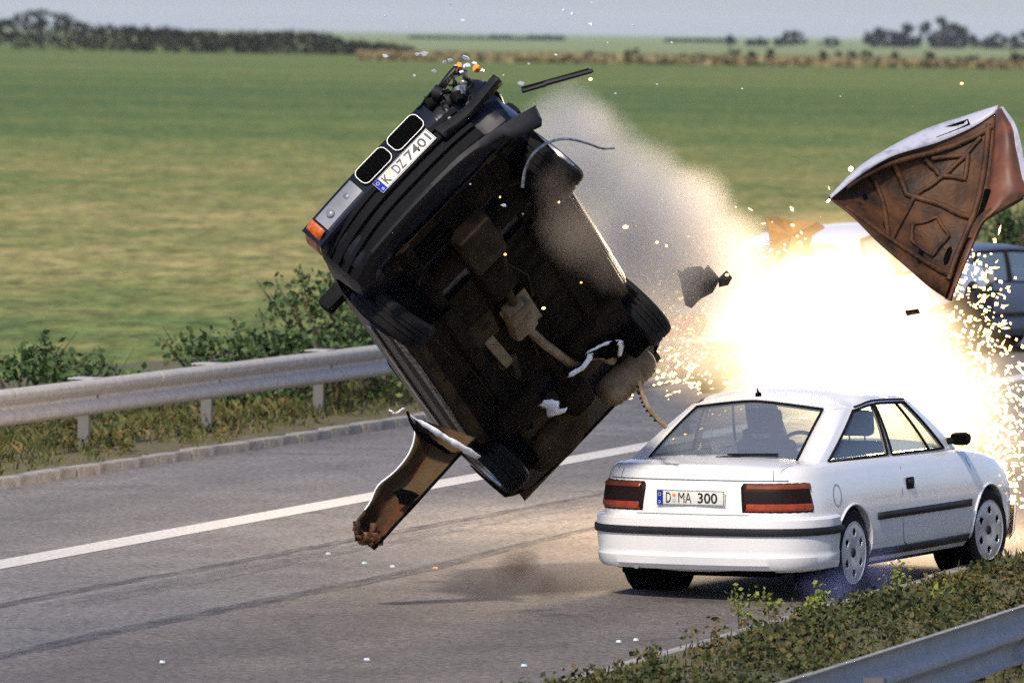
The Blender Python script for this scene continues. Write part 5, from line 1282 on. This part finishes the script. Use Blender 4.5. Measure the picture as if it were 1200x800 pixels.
# ------------------------------------------------------------------ fire, sparks, smoke
def blob_volume(name, C0, blobs, half_, kind, col, strength, nscale, namt, lab, thr=.06, stretch=(1, 1, 1), aniso=0.0, col2=None, seed=0.0):
    """soft volume: a sum of round puffs broken up by noise, inside a closed hull; blobs: (point, radius, weight)"""
    m = bpy.data.materials.new(name); m.use_nodes = True; n = m.node_tree.nodes; l = m.node_tree.links; n.clear()
    out = n.new('ShaderNodeOutputMaterial'); tc = n.new('ShaderNodeTexCoord')
    def math_(op, a, b=None, c_=None, clamp=False):
        q = n.new('ShaderNodeMath'); q.operation = op; q.use_clamp = clamp
        for k, v in enumerate((a, b, c_)):
            if v is None: continue
            if isinstance(v, (int, float)): q.inputs[k].default_value = v
            else: l.new(v, q.inputs[k])
        return q.outputs[0]
    nz = n.new('ShaderNodeTexNoise'); nz.inputs['Scale'].default_value = nscale; nz.inputs['Detail'].default_value = 6; nz.inputs['Roughness'].default_value = .58
    mp = n.new('ShaderNodeMapping'); mp.inputs['Scale'].default_value = stretch; mp.inputs['Location'].default_value = (seed, seed * .7, 0); l.new(tc.outputs['Object'], mp.inputs[0]); l.new(mp.outputs[0], nz.inputs['Vector'])
    tot = None
    for p, r_, w in blobs:
        vm = n.new('ShaderNodeVectorMath'); vm.operation = 'DISTANCE'; l.new(tc.outputs['Object'], vm.inputs[0]); vm.inputs[1].default_value = tuple(p - C0)
        d = math_('DIVIDE', vm.outputs['Value'], r_); d2 = math_('MULTIPLY', d, d); e = math_('EXPONENT', math_('MULTIPLY', d2, -1.6)); e = math_('MULTIPLY', e, w)
        tot = e if tot is None else math_('ADD', tot, e)
    nn = math_('MULTIPLY_ADD', nz.outputs[0], namt * 2, 1 - namt)
    if kind == 'fire': v = math_('MAXIMUM', math_('SUBTRACT', math_('MULTIPLY', tot, nn), thr), 0)
    else: v = math_('MULTIPLY', math_('SMOOTH_MIN', math_('MAXIMUM', math_('SUBTRACT', math_('MULTIPLY', tot, nn), thr), 0), 1.2, .2), 1.0)
    v = math_('MULTIPLY', v, strength)
    if kind == 'fire':
        e = n.new('ShaderNodeEmission'); cr = n.new('ShaderNodeMix'); cr.data_type = 'RGBA'; cr.inputs[6].default_value = (1, .56, .20, 1); cr.inputs[7].default_value = col; l.new(math_('MULTIPLY', v, 1.3, clamp=True), cr.inputs[0]); l.new(cr.outputs[2], e.inputs[0]); l.new(v, e.inputs[1]); l.new(e.outputs[0], out.inputs['Volume'])
    else:
        pv = n.new('ShaderNodeVolumePrincipled'); pv.inputs['Color'].default_value = col; pv.inputs['Anisotropy'].default_value = aniso; l.new(v, pv.inputs['Density']); l.new(pv.outputs[0], out.inputs['Volume'])
    bm = bmesh.new(); bmesh.ops.create_icosphere(bm, subdivisions=3, radius=1)
    for q in bm.verts: q.co = Vector((q.co.x * half_[0], q.co.y * half_[1], q.co.z * half_[2]))
    me = bpy.data.meshes.new(name); bm.to_mesh(me); bm.free(); me.materials.append(m)
    o = bpy.data.objects.new(name, me); COL.objects.link(o); o.location = C0
    tag(o, lab, kind='stuff'); o['category'] = 'fire' if kind == 'fire' else 'smoke'
    return o
FC = air(1000, 400, 58)
fb = [(air(x, y, Y), r_ / 146, w) for x, y, Y, r_, w in (
    (985, 400, 58, 105, 1.2), (1045, 440, 57.6, 78, 1.1), (935, 365, 58.2, 85, .55), (1098, 500, 56.8, 52, .9), (895, 425, 57.8, 78, .36), (1015, 335, 58.4, 62, .6),
    (838, 420, 57.6, 66, .17), (1150, 555, 56.4, 36, .40), (785, 428, 57.3, 46, .12), (1000, 480, 57.8, 95, .8), (1185, 585, 56, 28, .25), (1050, 440, 57.5, 115, .10), (1125, 450, 57, 75, .16), (1172, 552, 54.3, 42, .30), (1080, 380, 57.5, 45, .25), (1138, 472, 56.8, 58, .42), (1180, 525, 56, 46, .34))]
blob_volume('fireball', FC, fb, (2.7, 4.2, 2.0), 'fire', (1, .76, .42, 1), 3.6, 3.4, .75, 'white hot fireball with creamy yellow edges behind the white coupe', .035)
fl = bpy.data.lights.new('fireball_light', 'POINT'); fl.energy = 1900; fl.color = (1, .74, .46); fl.shadow_soft_size = .9
flo = bpy.data.objects.new('fireball_light', fl); COL.objects.link(flo); flo.location = air(1010, 310, 58.2)
# sparks
rg = random.Random(77); mb = MB()
def spark(p, r_, d):
    d = d.normalized(); a = d.cross(Vector((.3, 1, .2))).normalized(); b_ = d.cross(a); n = len(mb.v); st = rg.uniform(1.0, 1.8)
    if rg.random() < .28: st = rg.uniform(2.5, 6.5); r_ *= .5
    d = (d + Vector((rg.gauss(0, .3), rg.gauss(0, .3), rg.gauss(0, .3)))).normalized()
    mb.v += [p + d * r_ * st, p - d * r_ * st, p + a * r_, p - a * r_, p + b_ * r_, p - b_ * r_]
    for i in (0, 1):
        for q in ((2, 4), (4, 3), (3, 5), (5, 2)): mb.f.append((n + i, n + q[0], n + q[1])); mb.mi.append(0)
cen = air(1020, 410, 57)
def cloud(k, cx, cy, sx, sy, Y0, Y1, r0, r1, rot=0, test=None):
    i = 0
    while i < k:
        u, v = rg.gauss(0, 1), rg.gauss(0, 1); x = cx + sx * u * math.cos(rot) - sy * v * math.sin(rot); y = cy + sx * u * math.sin(rot) + sy * v * math.cos(rot)
        i += 1
        if test and not test(x, y): continue
        Y = rg.uniform(Y0, Y1); p = air(x, y, Y)
        if p.z < .03: continue
        spark(p, rg.uniform(r0, r1) * rg.uniform(.5, 1.0) * Y / F, p - cen)
cloud(560, 1128, 450, 30, 88, 54.5, 56.5, 1.2, 4.0, R(-14), lambda x, y: x > 1085 + (y - 300) * .1)
cloud(170, 1165, 500, 30, 45, 54.5, 56.5, 1.6, 4.6, R(-14), lambda x, y: x > 1100)
cloud(260, 1160, 430, 26, 75, 54.5, 56.5, 1.4, 4.0, R(-10), lambda x, y: x > 1110)
cloud(50, 1140, 325, 22, 22, 55, 56.5, 1.8, 4.2, 0, lambda x, y: x > 1112)
cloud(330, 815, 400, 42, 40, 55.5, 58, .9, 2.6, 0, lambda x, y: x > 735)
cloud(160, 900, 310, 50, 28, 56, 58, .9, 2.6)
cloud(70, 800, 438, 26, 14, 56, 57.5, 1.2, 3.0)
cloud(190, 1165, 545, 26, 30, 53.8, 56.2, 1.2, 4.2, 0, lambda x, y: x > 1120)
cloud(60, 780, 330, 60, 50, 54, 58, .6, 1.6)
cloud(40, 1120, 640, 40, 14, 53.5, 55, .8, 1.8)
sk = mb.build('sparks', MT['spark'], smooth=False); tag(sk, 'dense shower of glowing sparks around the edges of the fireball', 'sparks', kind='stuff')
for i, (x, y, r_, o_, lab) in enumerate([(997, 198, 4.2, 0, 'round bright spark above the left tip of the bonnet'), (1127, 98, 2.2, 1, 'lone orange spark over the green field above the bonnet'), (733, 266, 3, 0, 'pale spark in the dust right of the flipped car'),
        (655, 237, 1.8, 1, 'orange spark before the left sill of the flipped car'), (592, 298, 1.8, 1, 'orange spark before the middle of the dark underside'), (637, 361, 2, 0, 'yellow spark beside the brown catalyser box'), (586, 231, 1.4, 1, 'red spark near the base of the grey seal strip'),
        (692, 93, 2.2, 0, 'pale spark at the right end of the trim strip'), (770, 284, 1.8, 0, 'left one of two small sparks in the dust plume'), (781, 288, 2, 0, 'right one of two small sparks in the dust plume'), (681, 331, 1.4, 1, 'faint orange spark on the rear underside of the flipped car'), (852, 322, 2, 0, 'spark on the dark flake beside the angular sheet')]):
    p = air(x, y, 48.0 if x < 700 and y > 120 else 53); bm = bmesh.new(); bmesh.ops.create_icosphere(bm, subdivisions=1, radius=r_ * p.y / F * .8)
    for v in bm.verts: v.co.x *= 1.0 + .3 * (i % 3)
    me = bpy.data.meshes.new('spark'); bm.to_mesh(me); bm.free(); ob = link('spark', me, MT['spark_orange' if o_ else 'spark']); ob.location = p; tag(ob, lab, 'spark', 'single sparks in the air')
# dust and smoke
sb = [(air(x, y, Y), r_ / 155, w) for x, y, Y, r_, w in (
    (625, 112, 51.5, 40, .9), (665, 150, 52, 50, 1.0), (700, 195, 52.6, 58, 1.1), (745, 245, 53.2, 66, 1.1), (795, 270, 54, 66, 1.0), (740, 310, 53.6, 80, 1.1), (820, 320, 54.6, 70, 1.0), (790, 375, 54.6, 78, .9), (862, 290, 55.4, 48, .6), (870, 345, 55.6, 70, .8), (650, 200, 52.2, 60, .9), (815, 232, 54.5, 42, .8), (700, 150, 52.6, 34, .6), (760, 200, 53.5, 40, .6))]
SCN = air(755, 262, 53.5)
blob_volume('dust_plume', SCN, sb, (1.55, 2.6, 1.55), 'smoke', (.90, .86, .80, 1), 3.0, 2.8, .85, 'tan plume of dust and smoke drifting between the flipped car and the fireball', .12, aniso=.2)
# thin veil in front of the flipped car's flank
sb = [(air(x, y, Y), r_ / 165, w) for x, y, Y, r_, w in ((690, 280, 48.2, 45, .8), (660, 262, 48.2, 42, .6), (650, 215, 48.2, 36, .5), (720, 320, 48.4, 40, .5))]
blob_volume('dust_veil', air(680, 270, 48.2), sb, (.75, .5, .65), 'smoke', (.75, .62, .48, 1), 1.1, 4, .7, 'thin brown dust veil in front of the flank of the flipped car', .22)
# blue tyre smoke, and a dark puff added in place of a road shadow
sb = [(air(x, y, Y), r_ / 165, w) for x, y, Y, r_, w in ((985, 690, 49.3, 30, .9), (1035, 668, 50.2, 36, .8), (1010, 630, 49.6, 26, .35), (1075, 660, 51, 28, .4), (950, 690, 49.2, 24, .5))]
blob_volume('tyre_smoke', air(1015, 665, 50), sb, (.85, 1.2, .45), 'smoke', (.42, .46, .90, 1), 1.4, 5, .6, 'bluish tyre smoke around the right wheels of the white coupe', .15)
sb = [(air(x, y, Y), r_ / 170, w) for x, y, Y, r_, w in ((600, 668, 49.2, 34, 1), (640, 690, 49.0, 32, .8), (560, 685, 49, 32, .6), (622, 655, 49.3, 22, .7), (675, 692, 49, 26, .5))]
blob_volume('shadow_puff', air(600, 680, 49.1), sb, (.70, .45, .42), 'smoke', (.14, .10, .07, 1), 5.5, 6, .9, 'dark brown puff standing in for a shadow on the asphalt left of the white coupe', .35)
# the air itself: far things fade to blue
hz_ = MB().box((0, 10500, 30), (17000, 21900, 64)).build('haze', None, smooth=False)
hm = bpy.data.materials.new('haze'); hm.use_nodes = True; hn = hm.node_tree.nodes; hn.clear(); ho_ = hn.new('ShaderNodeOutputMaterial'); hv = hn.new('ShaderNodeVolumePrincipled')
hv.inputs['Color'].default_value = (.86, .90, 1, 1); hv.inputs['Density'].default_value = .00003; hm.node_tree.links.new(hv.outputs[0], ho_.inputs['Volume']); hz_.data.materials.append(hm)
tag(hz_, 'thin blue air haze over the whole place', kind='stuff')
